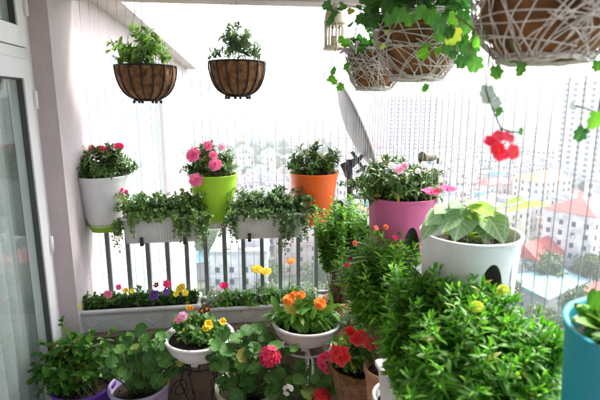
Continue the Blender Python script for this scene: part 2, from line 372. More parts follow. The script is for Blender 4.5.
def flower(parent, p, n, r, kind, mat, q, eye=None, root=None, name='flower', label=None):
    p = Vector(p); n = Vector(n).normalized(); mb = MB(); eye = eye or FL['eye']
    if kind == 'simple':      # five broad petals
        petal_ring(mb, p, n, r, 5, mat, q, 1.15, .35); ball(mb, p+n*r*.06, r*.13, eye, 6)
    elif kind == 'pansy':
        petal_ring(mb, p, n, r, 5, mat, q, 1.25, .12); petal_ring(mb, p+n*r*.06, n, r*.42, 3, eye, q, 1.1, .1); ball(mb, p+n*r*.1, r*.1, FL['yellow'], 6)
    elif kind == 'double':    # ruffled azalea
        for i, (f, c) in enumerate(((1, .25), (.85, .5), (.62, .8), (.4, 1.1))): petal_ring(mb, p+n*(r*.07*i), n, r*f, 6 if i < 2 else 5, mat, q, 1.15, c, i*.37)
    elif kind == 'trumpet':
        petal_ring(mb, p, n, r, 5, mat, q, 1.25, .45, start=.03); petal_ring(mb, p-n*.1*r, n, r*.75, 5, mat, q, 1.25, .7, .5); ball(mb, p+n*r*.12, r*.10, FL['darkeye'], 6)
    elif kind == 'ray':
        petal_ring(mb, p, n, r, 15, mat, q, 1.2, .18, notch=False); petal_ring(mb, p+n*.06*r, n, r*.85, 13, mat, q, 1.2, .25, .5, notch=False)
        petal_ring(mb, p+n*.12*r, n, r*.45, 12, mat, q, 1.2, .5, .2, notch=False); ball(mb, p+n*r*.08, r*.24, eye, 8, .6)
    elif kind == 'pom':       # marigold
        for i in range(6): petal_ring(mb, p+n*(r*.12*i), n, r*(1-.15*i), 14-i, mat, q, 1.25, .15+.18*i, i*.4)
        ball(mb, p+n*r*.5, r*.2, mat, 6)
    elif kind == 'umbel':     # geranium head
        K = 34
        for i in range(K):
            z = 1-1.55*(i+.5)/K; a = i*2.39996; s = math.sqrt(max(0, 1-z*z)); d = Vector((s*math.cos(a), s*math.sin(a), z))+rdir(q)*.15
            petal_ring(mb, p+d*r*.72, d, r*.40, 5, mat, q, 1.2, .3); 
            if i % 3 == 0: mb.tube([p, p+d*r*.6], r*.03, M['stem'], 4)
    elif kind == 'few':
        for i in range(8):
            lat = rdir(q); lat = (lat-n*lat.dot(n)).normalized(); d = (lat*q.uniform(.5, 1.2)+n*q.uniform(.1, .6)).normalized()
            petal_ring(mb, p+d*r*.7, d*.5+n, r*.40, 5, mat, q, .85, .25); ball(mb, p+d*r*.72, r*.07, eye, 6); mb.tube([p, p+d*r*.7], r*.03, M['stem'], 4)
    elif kind == 'bud':
        for i in range(2): petal_ring(mb, p+n*r*.1*i, n, r, 5, mat, q, 1.1, 1.2, i*.5)
        ball(mb, p+n*r*.3, r*.35, mat, 6, 1.4)
    if root is not None:
        root = Vector(root); mb.tube(bez(root, root.lerp(p, .6)+Vector((0, 0, .3*abs(p.z-root.z))), p-n*r*.05, 6), .0016, M['stem'], 5, None, False)
    o = mb.build(name, parent)
    if label: o['label'] = label
    return o

# ------------------------------------------------------------------ pots
def pot_wall(mb, rt, rb, h, mat, th=.004, rim=.012, rimr=.004, n=64, notch=None, rib=None):
    """tapered pot, base z=0; notch=(direction angle, half angle, height): arch openings both ways"""
    if not notch:
        prof = [(0, .002), (rb*.6, 0), (rb-.004, 0), (rb, .004)]
        for i in range(1, 7): t = i/6; prof.append((rb+(rt-rb)*t, .004+(h-rim-.004)*t))
        prof += [(rt+rimr, h-rim+.001), (rt+rimr+.001, h-.002), (rt+rimr-.001, h), (rt-th+.001, h), (rt-th, h-.003), (rb-th+(rt-rb)*.3, h*.35), (0, h*.34)]
        mb.lathe(prof, mat, n=n, rib=rib); return
    a0, hw, nh = notch; rows = 14; vs = []; 
    def zb(t):
        x = math.sin(t-a0)/math.sin(hw)
        return nh*math.sqrt(max(0, 1-x*x))**.9 if abs(x) < 1 else 0
    n = 96
    for i in range(rows+1):
        for j in range(n):
            t = TAU*j/n; z = zb(t)+(h-zb(t))*i/rows; r = rb+(rt-rb)*z/h
            if i == rows: r = rt+rimr
            vs.append((r*math.cos(t), r*math.sin(t), z))
    for (r, z) in ((rt+rimr, h+.003), (rt-th, h+.003), (rt-th-.001, h-.004), (rt-th-.002, h-.018)):
        for j in range(n): t = TAU*j/n; vs.append((r*math.cos(t), r*math.sin(t), z))
    k = rows+5
    fs = [(i*n+j, i*n+(j+1) % n, (i+1)*n+(j+1) % n, (i+1)*n+j) for i in range(k-1) for j in range(n)]
    mb.add(vs, fs, mat)
    # the tunnel that straddles the rail
    vs = []; K = 16; w = rb*math.sin(hw)
    ax = Vector((math.cos(a0), math.sin(a0), 0)); sd = Vector((-math.sin(a0), math.cos(a0), 0))
    for sgn in (-1, 1):
        for i in range(K+1):
            x = -1+2*i/K; z = nh*math.sqrt(max(0, 1-x*x))**.9
            rr = rb+(rt-rb)*z/h-.003; xx = x*w*.995
            vs.append(ax*(sgn*math.sqrt(max(0, rr*rr-xx*xx)))+sd*xx+Vector((0, 0, z-.001)))
    mb.add(vs, [(i, i+1, K+2+i, K+1+i) for i in range(K)], M['notch_shade'])  # pot's plastic coloured dark grey to paint the shade inside the notch
def soil(t, r, z, seed=1):
    mb = MB(); mb.disc((0, 0, z), r, M['soil'], 36, .007, seed); 
    q = random.Random(seed)
    for i in range(24):
        a = q.uniform(0, TAU); rr = r*math.sqrt(q.random())*.92; ball(mb, (rr*math.cos(a), rr*math.sin(a), z+.002), q.uniform(.003, .007), M['soil'], 5, .7)
    return mb.build('soil', t)

# ================================================================== SETTING
X_L, X_P, X_R, Y_F = -.775, -.73, .57, 2.40     # door plane, pilaster plane, right rail, far rail
X_P = ptY(55.5, 100, 2.13).x; X_L = ptY(36, 100, 2.13).x
ZF, Z_PAR, Z_RAIL, Z_BEAM = -.2, .53, 1.09, 2.045
Z_G = -52.0
mb = MB(); mb.box((-1.0, -1.6, ZF-.2), (X_R+.12, Y_F+.12, ZF), M['floor']); struct(mb, 'balcony_floor')
mb = MB(); mb.box((-1.2, -1.8, 2.42), (X_R+.12, Y_F+.10, 2.6), M['soffit']); struct(mb, 'ceiling')
mb = MB(); mb.box((X_P, Y_F-.06, Z_BEAM), (X_R+.12, Y_F+.06, 2.418), M['soffit']); mb.box((X_R-.02, -1.6, 2.12), (X_R+.12, Y_F-.062, 2.418), M['soffit'])
struct(mb, 'ceiling_beam')
# back wall and door wall
mb = MB(); mb.box((-1.2, -1.8, ZF), (X_R+.12, -1.602, 2.418), M['pink']); tag(mb.build('end_wall'), 'pale plaster wall closing the near end of the balcony', 'wall')
t = thing('pilaster', (X_P, 2.13, ZF), 'mauve plastered pilaster beside the white glass door', 'wall')
mb = MB(); mb.box((-.35, 0, 0), (0, .42, 2.618), M['mauve']); o = mb.build('plaster_body', t)
# pilaster side face: the light it catches is put into a paler colour
mb = MB(); mb.box((.0005, .0, 0), (.004, .42, 2.61), M['pink']); mb.build('lit_side_face', t)
mb = MB(); mb.box((-1.08, -1.6, ZF), (X_L-.005, .9, 2.418), M['pink']); tag(mb.build('side_wall'), 'pale plaster wall running beside the glass door behind the camera', 'wall')
t = thing('balcony_door', (X_L, .9, ZF), 'white framed glass balcony door with sheer curtain and transom window above', 'door')
def framebox(name, y0, y1, z0, z1, w, d, parent, mat=M['pvc'], x=0):
    mb = MB()
    mb.box((x-d, y0, z0), (x, y0+w, z1), mat); mb.box((x-d, y1-w, z0), (x, y1, z1), mat)
    mb.box((x-d, y0+w, z0), (x, y1-w, z0+w), mat); mb.box((x-d, y0+w, z1-w), (x, y1-w, z1), mat)
    return mb.build(name, parent)
YD = 2.13-.9
framebox('door_frame', 0, YD, 0, 2.6, .052, .09, t)
mb = MB(); mb.box((-.088, .052, 1.955), (.001, YD-.052, 1.995), M['pvc']); mb.build('transom_bar', t)
def sash(y0, y1, z0, z1, nm):
    s = framebox(nm, y0, y1, z0, z1, .072, .06, t, x=.012)
    a, b, c, d = y0+.072, y1-.072, z0+.072, z1-.072
    framebox('gasket', a, b, c, d, .006, .02, s, M['gasket'], x=.006)
    mb = MB(); mb.box((-.014, a+.004, c+.004), (-.008, b-.004, d-.004), M['glass']); mb.build('pane', s)
    return s
sash(.054, YD-.054, .054, 1.952, 'door_leaf'); sash(.054, YD-.054, 1.998, 2.546, 'transom_window')
for z in (.35, 1.2, 1.8, 2.15, 2.48):
    mb = MB(); mb.tube([(.02, YD-.052, z-.035), (.02, YD-.052, z+.035)], .007, M['pvc'], 10); mb.build('hinge', t)
cb = MB(); 
vs = []; K = 120
for i in range(K+1):
    y = .02+ (YD-.05)*i/K; x = -.085+.014*math.sin(i*.62)+.008*math.sin(i*1.37+1)
    vs += [Vector((x, y, .02)), Vector((x, y, 2.55))]
cb.add(vs, [(2*i, 2*i+2, 2*i+3, 2*i+1) for i in range(K)], leafm('sheer_cloth', [(.86, .88, .86), (.87, .89, .87)], .9, .5))
tag(cb.build('curtain', None, (X_L, .9, ZF)), 'sheer grey curtain hanging behind the balcony door glass', 'curtain')
mb = MB(); mb.box((-2.6, .4, ZF), (-2.5, 2.6, 2.418), M['dark']); mb.box((-2.5, 2.5, ZF), (-1.09, 2.6, 2.418), M['dark']); mb.box((-2.5, .3, ZF), (-1.085, .4, 2.418), M['dark'])
mb.box((-2.5, .4, ZF-.1), (-1.0, 2.5, ZF-.002), M['dark']); mb.box((-2.5, .4, 2.42), (-1.205, 2.5, 2.5), M['dark'])
struct(mb, 'room')
# parapet (low wall) under the railings
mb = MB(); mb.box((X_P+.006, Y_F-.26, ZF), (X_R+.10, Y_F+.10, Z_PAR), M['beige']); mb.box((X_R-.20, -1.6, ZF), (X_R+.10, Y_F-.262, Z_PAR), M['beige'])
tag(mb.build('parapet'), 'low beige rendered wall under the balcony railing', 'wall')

# railing
t = thing('balcony_railing', (0, 0, Z_PAR), 'grey steel balcony railing of vertical bars carrying the rail planters', 'railing')
H = Z_RAIL-Z_PAR
def bar(a, b): mb = MB(); mb.box(a, b, M['steel']); return mb
bar((X_P+.008, Y_F-.022, H-.034), (X_R+.022, Y_F+.022, H)).build('handrail', t)
bar((X_R-.022, -1.2, H-.034), (X_R+.022, Y_F-.024, H)).build('handrail', t)
bar((X_P+.008, Y_F-.012, .04), (X_R-.014, Y_F+.012, .06)).build('bottom_rail', t)
bar((X_R-.012, -1.2, .04), (X_R+.012, Y_F-.014, .06)).build('bottom_rail', t)
bar((X_P+.005, Y_F-.030, H-.045), (X_P+.014, Y_F+.030, H+.008)).build('wall_bracket', t)
xs = [X_P+.085+i*.0955 for i in range(13)]
for x in xs: bar((x-.010, Y_F-.010, 0), (x+.010, Y_F+.010, H-.036)).build('baluster', t)
bar((X_R-.02, Y_F-.02, 0), (X_R+.02, Y_F+.02, H-.036)).build('corner_post', t)
for i in range(34):
    y = Y_F-.1-i*.1
    bar((X_R-.010, y-.010, 0), (X_R+.010, y+.010, H-.036)).build('baluster', t)
# safety wires
t = thing('wire_screen', (0, 0, 0), 'screen of thin taut vertical steel wires outside the balcony railing', 'wire screen')
q = random.Random(3)
def wire(x, y, z1, r=.0011):
    mb = MB(); j = q.uniform(-.003, .003); mb.tube([(x, y, Z_PAR+.0), (x+j, y+j, (Z_PAR+z1)/2), (x, y, z1)], r, M['wire'], 5); mb.build('wire', t)
for i in range(32): wire(X_P+.04+i*.0405, Y_F+.04, Z_BEAM)
for i in range(60): wire(X_R+.05, Y_F+.03-i*.042, 2.12, .0012)

# neighbouring facade beyond the wires
t = thing('neighbouring_wing', (X_P, 2.56, Z_G), 'pale pink wing of the apartment block beyond the left wires with tall window and ledge', 'building')
h = -Z_G
y0, y1 = .62, 2.75       # window opening (relative y)
mb = MB(); mb.box((-3, .0, 0), (0, y0, h+8), M['pink']); mb.box((-3, y1, 0), (0, 5.9, h+8), M['pink']); mb.box((-3, y0, 0), (0, y1, h-.2), M['pink']); mb.box((-3, y0, h+1.95), (0, y1, h+8), M['pink'])
mb.build('wall', t)
mb = MB(); mb.box((.001, -.05, h+2.1), (.16, 5.95, h+2.22), M['soffit']); mb.build('ledge', t)
f = framebox('window', y0, y1, h-.198, h+1.948, .06, .05, t, x=-.04)
mb = MB(); mb.box((-.08, (y0+y1)/2-.03, h-.13), (-.05, (y0+y1)/2+.03, h+1.88), M['pvc']); mb.build('mullion', f)
mb = MB(); mb.box((-.075, y0+.065, h-.13), (-.07, y1-.065, h+1.885), pm('pale_glass', (.42, .52, .52), .08, .1, 2)); mb.build('pane', f)

# ================================================================== RAIL PLANTERS
DN = Vector((0, 0, 1))
PG = 'round planters straddling the balcony rail'
def rail_pot(px, py, rt, rb, zt, zb, mat, label, on, notch_dir, cat='flower pot', saucer=None, nh=.05, hw=.9, loc=None):
    if loc is None: p = ptY(px, py, Y_F) if on == 'far' else ptX(px, py, X_R)
    else: p = Vector(loc)
    t = thing('rail_planter', (p.x, p.y, zb), label, cat, PG)
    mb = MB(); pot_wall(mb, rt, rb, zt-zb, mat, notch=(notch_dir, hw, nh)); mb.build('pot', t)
    if saucer:
        mb = MB(); 
        for s in (-1, 1):
            vs = []
        pot_wall(mb, rb*.99, rb*.93, .034, saucer, notch=(notch_dir, hw, .03)); o = mb.build('saucer', t, (0, 0, -.028))
    soil(t, rt-.012, (zt-zb)*.86, int(px))
    return t, zt-zb
S = lambda t, p: Vector(p)-t.location      # world -> thing
def fl(t, px, py, d, n, r, kind, mat, q, root=None, eye=None, label=None, name='flower'):
    w = S(t, ptd(px, py, d))
    return flower(t, w, n, r, kind, FL[mat], q, FL[eye] if eye else None, root, name, label)
TC = Vector((-.14, -.85, .45))     # towards the camera
# white with lime saucer
q = random.Random(11)
t, h = rail_pot(102, 176, .119, .086, 1.243, 1.005, M['white'], 'white round pot with lime green base and small pink buds, leftmost on the rail', 'far', 0, saucer=M['limesaucer'])
mb = MB(); bush(mb, (0, 0, h*.86), .07, (0, 0, h+.045), (.18, .12, .125), q, 70, LF['azalea'], .034, .013, 13, 'lance', -.35, smat=M['wood']); mb.build('foliage', t)
for (x, y) in ((74, 152), (93, 150), (101, 152), (110, 151), (119, 149)): fl(t, x, y, 2.33, TC+rdir(q)*.4, .021, 'double' if x < 100 else 'bud', 'hotpink', q, (0, 0, h*.86))
# lime
t, h = rail_pot(213, 176, .120, .085, 1.238, 1.005, M['lime'], 'lime green round planter with large pink azalea blooms on the rail', 'far', 0, saucer=M['white'])
mb = MB(); bush(mb, (0, 0, h*.86), .07, (-.01, 0, h+.045), (.15, .12, .125), q, 66, LF['azalea'], .032, .012, 13, 'lance', -.3, smat=M['wood']); mb.build('foliage', t)
for (x, y, r, m) in ((194, 155, .036, 'rose'), (215, 165, .032, 'rose'), (196, 180, .031, 'rose'), (208, 146, .022, 'rose'), (222, 147, .018, 'palepink'), (213, 155, .02, 'rose')):
    fl(t, x, y, 2.27, TC+rdir(q)*.35, r, 'double', m, q, (0, 0, h*.86))
# orange
t, h = rail_pot(314, 176, .122, .088, 1.235, .975, M['orange'], 'orange round planter with dark green shrub on the rail near the corner', 'far', 0)
mb = MB(); bush(mb, (0, 0, h*.86), .07, (0, 0, h+.03), (.15, .11, .12), q, 46, LF['azalea'], .036, .015, 11, 'oval', -.2, smat=M['redstem']); mb.build('foliage', t)
# pink on the right rail
t, h = rail_pot(402, 197, .114, .098, 1.278, 1.005, M['magenta'], 'pink round planter with pale azaleas straddling the right rail', 'right', math.pi/2, nh=.19, hw=.36)
mb = MB(); bush(mb, (0, 0, h*.86), .07, (-.02, 0, h+.03), (.20, .14, .105), q, 85, LF['azalea'], .034, .0125, 13, 'lance', -.3, smat=M['wood']); mb.build('foliage', t)
for (x, y, r, m, k) in ((399, 169, .016, 'palepink', 'double'), (405, 166, .011, 'palepink', 'bud'), (391, 166, .010, 'white', 'bud'), (424, 165, .010, 'white', 'bud'), (437, 168, .009, 'white', 'bud'), (452, 168, .009, 'white', 'bud'), (446, 173, .009, 'white', 'bud'), (418, 172, .008, 'white', 'bud')):
    fl(t, x, y, 1.5, TC+rdir(q)*.4, r, k, m, q, (0, 0, h*.86))
for (x, y) in ((431, 193), (447, 190)): fl(t, x, y, 1.47, Vector((0, -.2, 1)), .026, 'trumpet', 'hotpink', q, (0.04, -.03, h*.86), eye='eye')
# white near
t, h = rail_pot(471, 226, .117, .102, 1.283, 1.035, M['white'], 'large white round planter with broad velvety leaves straddling the right rail', 'right', math.pi/2, nh=.205, hw=.38)
mb = MB()
for (x, y, x2, y2, L, W, m) in ((455, 212, 440, 228, .085, .06, 'glox'), (462, 208, 458, 240, .095, .075, 'glox'), (482, 210, 508, 236, .10, .07, 'glox'), (488, 212, 488, 242, .09, .065, 'glox'), (470, 205, 495, 208, .08, .05, 'gloxy'),
    (500, 215, 537, 196, .12, .06, 'gloxy'), (495, 212, 520, 188, .09, .05, 'gloxy'), (450, 208, 428, 205, .07, .04, 'glox'), (446, 212, 420, 222, .08, .045, 'glox'), (440, 215, 415, 240, .09, .04, 'glox'), (475, 204, 470, 193, .05, .04, 'gloxy'), (462, 204, 445, 200, .06, .04, 'glox'), (480, 204, 462, 192, .05, .025, 'glox')):
    a = S(t, ptd(x, y, 1.19)); b = S(t, ptd(x2, y2, 1.09)); root = Vector((a.x*.3, a.y*.3, h*.84))
    mb.tube(bez(root, root.lerp(a, .5)+Vector((0, 0, .01)), a, 4), .002, M['stem'], 5)
    leaf(mb, a, (b-a), Vector((-.1, -.5, 1))+rdir(q)*.2, L*1.12, W*1.1, LF[m], 'broad', .25, .18, q, .04)
bush(mb, (0, 0, h*.84), .05, (0, .02, h+.01), (.07, .06, .04), q, 10, LF['gloxy'], .035, .018, 5, 'oval', 0); mb.build('foliage', t)
# teal
t, h = rail_pot(0, 0, .126, .112, 1.285, 1.035, M['teal'], 'teal blue round planter at the near right end of the rail', 'right', math.pi/2, nh=.06, hw=.45, loc=(X_R+.016, .53, 0))
mb = MB()
bush(mb, (-.03, 0, h*.86), .08, (-.03, 0, h-.005), (.085, .085, .055), q, 34, LF['daisy'], .04, .02, 6, 'oval', .1)
for (x, y, z, dx, dy, dz) in ((-.085, .02, .0, .1, .1, 1), (-.075, -.01, -.005, -.2, -.1, 1), (-.06, .05, -.01, .4, .1, .7), (-.09, .0, -.03, .2, -.5, .7)):
    leaf(mb, Vector((x, y, h+z-.02)), Vector((dx, dy, dz)), Vector((0, -1, .3)), .05, .026, LF['dry'], 'broad', .4, .5, q, .15)
mb.build('foliage', t)

# ------------------------------------------------------------------ rectangular troughs
def trough_mesh(mb, L, W, H, mat, taper=.82, th=.006, rim=.012, rimo=.006, ribs=0, hearts=0):
    """long box pot centred on x, base z=0"""
    def ringp(l, w, z, r=.012, k=4):
        pts = []
        for (sx, sy, a0) in ((1, 1, 0), (-1, 1, 90), (-1, -1, 180), (1, -1, 270)):
            for i in range(k+1):
                a = R(a0+90*i/k); pts.append(Vector((sx*(l/2-r)+r*math.cos(a), sy*(w/2-r)+r*math.sin(a), z)))
        return pts
    rows = [(L*.93, W*taper, 0), (L*.93+.002, W*taper+.002, .003)]
    for i in range(1, 6): f = i/5; rows.append((L*(.93+.07*f), W*(taper+(1-taper)*f), .003+(H-rim-.003)*f))
    rows += [(L+rimo*2, W+rimo*2, H-rim+.001), (L+rimo*2+.001, W+rimo*2+.001, H-.002), (L+rimo*2-.003, W+rimo*2-.003, H), (L-th*2, W-th*2, H), (L-th*2-.002, W-th*2-.002, H-.004), (L*.94, W*.84, H*.5)]
    vs = []; 
    for r_ in rows: vs += ringp(*r_)
    n = 20; k = len(rows)
    fs = [(i*n+j, i*n+(j+1) % n, (i+1)*n+(j+1) % n, (i+1)*n+j) for i in range(k-1) for j in range(n)] + [tuple(range(n))[::-1]]
    mb.add(vs, fs, mat, True)
    if ribs:
        for i in range(ribs):
            x = -L*.44+L*.88*i/(ribs-1)
            for s in (-1, 1):
                yb = s*(W*(taper+(1-taper)*.08)/2); yt = s*(W*(taper+(1-taper)*.82)/2)
                mb.tube([(x*.95, yb, H*.08), (x, yt, H*.82)], .0022, mat, 5)
    for j in range(hearts):
        x0 = -L*.36+L*.72*j/(hearts-1); pts = []
        for i in range(25):
            a = math.pi*(.08+1.84*i/24); hx = 16*math.sin(a)**3; hz = 13*math.cos(a)-5*math.cos(2*a)-2*math.cos(3*a)-math.cos(4*a)
            z = H*.50+hz*.0017; f = z/H; pts.append((x0+hx*.0021, -(W*(taper+(1-taper)*f)/2)-.001, z))
        mb.tube(pts, .0022, mat, 5)
def trough_soil(t, L, W, z, seed=1):
    q = random.Random(seed); mb = MB(); nx, ny = 40, 10; vs = []
    for i in range(nx+1):
        for j in range(ny+1): vs.append((-L/2+L*i/nx, -W/2+W*j/ny, z+q.uniform(-.005, .006)))
    mb.add(vs, [(i*(ny+1)+j, (i+1)*(ny+1)+j, (i+1)*(ny+1)+j+1, i*(ny+1)+j+1) for i in range(nx) for j in range(ny)], M['soil']); mb.build('soil', t)
TG = 'ribbed white troughs hung on the rail'
for k, (px0, px1, label, lf) in enumerate(((124, 203, 'ribbed white trough of trailing green plants hung between the white and lime pots', 'trail'), (232, 303, 'ribbed white trough of trailing greenery hung between the lime and orange pots', 'trail2'))):
    q = random.Random(40+k)
    a = ptY(px0, 216, Y_F-.10); b = ptY(px1, 216, Y_F-.10); L = (b.x-a.x)
    zt = 1.065; H = .125
    t = thing('rail_trough', ((a.x+b.x)/2, Y_F-.10, zt-H), label, 'planter trough', TG)
    mb = MB(); trough_mesh(mb, L, .13, H, M['whitetrough'], ribs=26); mb.build('trough', t)
    for s in (-1, 1):
        mb = MB(); x = s*L*.27; mb.box((x-.008, -.066, -.006), (x+.008, -.056, .030), M['clip']); mb.box((x-.008, -.066, -.010), (x+.008, .13, -.004), M['clip'])
        mb.box((x-.008, .072, -.004), (x+.008, .078, H+.040), M['clip']); mb.box((x-.008, .078, H+.030), (x+.008, .13, H+.040), M['clip']); mb.build('hanging_clip', t)
    trough_soil(t, L*.95, .115, H*.85, k)
    mb = MB()
    for i in range(150):
        x = q.uniform(-.47, .47)*L; b0 = Vector((x, q.uniform(-.04, .04), H*.85)); u = q.random()
        if u < .74: tip = b0+Vector((q.uniform(-.07, .07), q.uniform(-.05, .04), q.uniform(.04, .13)))
        else:
            dr = q.uniform(.0, .10)*(1.0 if abs(x) > L*.36 or abs(x-.08) < .04 else .2)
            tip = Vector((x*1.1+q.uniform(-.06, .06), -.085-q.uniform(0, .03), H+.01-dr))
        mid = b0.lerp(tip, .5)+Vector((0, -.01, .055))
        stem_leaves(mb, bez(b0, mid, tip, 6), LF[lf], .020, .013, q, 12, 'oval', .15, .0009, upb=.5)
    # long side trailers
    for (x, dz, n_) in ((-.46, .10, 3), (.44, .10, 4), (.18, .07 if k == 0 else .16, 4), (.30, .05 if k == 0 else .10, 3), (-.5, .04 if k == 0 else .02, 5), (.5, .0 if k == 0 else -.08, 5)):
        for i in range(n_):
            b0 = Vector((x*L*.95, -.03, H*.85)); tip = Vector((x*L*1.1+q.uniform(-.03, .03), -.09+q.uniform(-.01, .01), H-dz-q.uniform(0, .05)))
            if dz < 0: tip = Vector((x*L+q.uniform(.03, .13), -.06, H+q.uniform(-.01, .05)))
            stem_leaves(mb, bez(b0, b0.lerp(tip, .45)+Vector((x*.05, -.035, .05)), tip, 7), LF[lf], .016, .0105, q, 15, 'oval', .2, .0009)
    mb.build('foliage', t)
    if k == 0:
        for (x, y) in ((122, 190), (126, 192), (121, 196), (119, 193)): fl(t, x, y, 2.28, TC+rdir(q)*.4, .010, 'simple', 'hotpink' if x > 121 else 'rose', q, (-L*.45, 0, H*.85))

# ------------------------------------------------------------------ troughs on the parapet
FG = 'long white flower troughs standing on the low wall'
def ledge_trough(px0, px1, py, Y, W, label, seed):
    a = ptY(px0, py, Y-W/2); b = ptY(px1, py, Y-W/2); L = b.x-a.x; H = a.z-Z_PAR
    t = thing('flower_trough', ((a.x+b.x)/2, Y, Z_PAR+.001), label, 'planter trough', FG)
    H = max(.09, H)
    mb = MB(); trough_mesh(mb, L, W, H, M['whitetrough'], .80, .008, .018, .008, hearts=5 if L > .6 else 4); mb.build('trough', t)
    trough_soil(t, L*.95, W*.88, H*.86, seed)
    return t, L, H
q = random.Random(60)
t, L, H = ledge_trough(73, 199, 312, 2.245, .15, 'long white trough of mixed pansies and pink blooms in front of the left railing', 5)
mb = MB()
for i in range(16):
    x = -L*.45+L*.9*(i+.5)/16+q.uniform(-.01, .01)
    bush(mb, (x, q.uniform(-.02, .02), H*.86), .02, (x, q.uniform(-.01, .01), H+.01), (.045, .05, q.uniform(.025, .06)), q, 9, LF['pansy'], .026, .014, 6, 'oval', 0, lift=.2)
mb.build('foliage', t)
for (x, y, m, k, r, e) in ((77, 307, 'yellow', 'pansy', .016, None), (108, 294, 'rose', 'double', .018, None), (120, 287, 'rose', 'bud', .012, None), (132, 291, 'yellow', 'simple', .011, None), (126, 290, 'yellow', 'bud', .010, None), (154, 295, 'violet', 'pansy', .021, 'darkeye'),
    (156, 285, 'maroon', 'pansy', .012, None), (167, 284, 'hotpink', 'double', .018, None), (166, 292, 'violet', 'simple', .014, None), (176, 294, 'yellow', 'simple', .012, None), (182, 287, 'yellow', 'ray', .018, None), (185, 293, 'yellow', 'ray', .016, None), (179, 289, 'yellow', 'simple', .014, None)):
    w = S(t, ptd(x, y, 2.17)); fl(t, x, y, 2.17, TC+rdir(q)*.3, r, k, m, q, (w.x*1.0, 0, H*.86), e)
t, L, H = ledge_trough(203, 318, 309, 2.255, .15, 'long white trough with tall yellow and orange daisies in front of the middle railing', 6)
mb = MB()
for i in range(13):
    x = -L*.45+L*.9*(i+.5)/13+q.uniform(-.01, .01)
    bush(mb, (x, q.uniform(-.03, .02), H*.86), .015, (x, -.01, H+.006), (.06, .055, .035), q, 10, LF['daisy'] if i % 3 else LF['silver'], .045, .018, 3, 'lance', 0, lift=.3, droop=.6)
mb.build('foliage', t)
for (x, y, m, k, r, rx) in ((257, 269, 'yellow', 'ray', .028, 258), (266, 271, 'yellow', 'ray', .026, 261), (291, 261, 'orange', 'ray', .020, 293), (224, 288, 'hotpink', 'bud', .018, 227), (218, 292, 'white', 'bud', .012, 222)):
    w = S(t, ptd(rx, 300, 2.22)); fl(t, x, y, 2.2, Vector((0, -.45, 1)), r, k, m, q, (w.x, -.01, H*.86))

# ------------------------------------------------------------------ bowls on stands
def bowl(px, py, d, r, h, mat, label, rim_rib=0, cat='flower bowl'):
    p = ptd(px, py, d)
    t = thing('flower_bowl', (p.x, p.y, p.z-h), label, cat)
    mb = MB(); prof = [(0, .004), (r*.42, .0), (r*.46, .004)]
    for i in range(1, 8): f = i/7; prof.append((r*(.46+.54*math.sin(f*math.pi/2)**1.0), .004+(h-.018)*(1-math.cos(f*math.pi/2))**.85))
    prof += [(r+.006, h-.012), (r+.008, h-.004), (r+.005, h), (r-.004, h), (r-.008, h-.004), (r*.8, h*.5)]
    mb.lathe(prof, mat, n=56); mb.build('bowl', t)
    for i in range(3):
        a = TAU*i/3+R(250); mb = MB(); mb.box((-.012, -.008, -.016), (.012, .008, .006), mat); o = mb.build('foot', t, (r*.40*math.cos(a), r*.40*math.sin(a), 0)); o.rotation_euler.z = a+math.pi/2
    soil(t, r-.012, h*.80, int(px)); return t, h
q = random.Random(80)
t, h = bowl(199, 334, 2.0, .138, .10, M['white'], 'white bowl of yellow and pink pansies on a black scrolled iron stand')
mb = MB(); bush(mb, (0, 0, h*.8), .09, (0, 0, h+.005), (.13, .125, .075), q, 50, LF['pansy'], .032, .017, 8, 'oval', -.05); mb.build('foliage', t)
for (x, y, m, k, r) in ((183, 316, 'palepink', 'double', .018), (179, 319, 'rose', 'simple', .016), (189, 307, 'yellow', 'bud', .01), (192, 308, 'orange', 'bud', .009), (207, 309, 'maroon', 'pansy', .014), (202, 311, 'maroon', 'pansy', .012), (208, 324, 'yellow', 'bud', .014), (205, 329, 'yellow', 'bud', .013), (210, 326, 'yellow', 'simple', .012), (222, 322, 'yellow', 'bud', .013)):
    fl(t, x, y, 1.93, TC+rdir(q)*.4, r, k, m, q, (0, 0, h*.8))
s = thing('plant_stand', (t.location.x, t.location.y, ZF), 'black wrought iron scrolled stand under the pansy bowl', 'plant stand')
zt = t.location.z-.018-ZF
mb = MB(); mb.tube([(.085*math.cos(TAU*i/32), .085*math.sin(TAU*i/32), zt-.003) for i in range(33)], .004, M['iron'], 6); mb.tube([(-.085, 0, zt-.003), (.085, 0, zt-.003)], .003, M['iron'], 6); mb.tube([(0, -.085, zt-.004), (0, .085, zt-.004)], .003, M['iron'], 6); mb.build('top_ring', s)
for i in range(4):
    a = TAU*i/4+R(40); c, n_ = math.cos(a), math.sin(a)
    prof = [(.085, zt-.004), (.10, zt-.06), (.07, zt-.15), (.04, zt-.25), (.06, zt-.40), (.12, .12), (.16, 0)]
    pts = []
    for j in range(len(prof)-1):
        for k in range(5): f = k/5; pts.append((prof[j][0]*(1-f)+prof[j+1][0]*f, prof[j][1]*(1-f)+prof[j+1][1]*f))
    pts.append(prof[-1]); mb = MB(); mb.tube([(r_*c, r_*n_, z) for r_, z in pts], .0045, M['iron'], 6); mb.build('leg', s)
    mb = MB(); sp = []
    for j in range(36):
        th = j/35*TAU*1.6; rr = .045*(1-j/42); sp.append(((.105+rr*math.cos(th))*c, (.105+rr*math.cos(th))*n_, zt-.085+rr*math.sin(th)))
    mb.tube(sp, .003, M['iron'], 6); mb.build('scroll', s); mb = MB()
    sp = []
    for j in range(30):
        th = j/29*TAU*1.4+2; rr = .035*(1-j/36); sp.append(((.08+rr*math.cos(th))*c, (.08+rr*math.cos(th))*n_, zt-.19+rr*math.sin(th)))
    mb.tube(sp, .003, M['iron'], 6); mb.build('scroll', s)
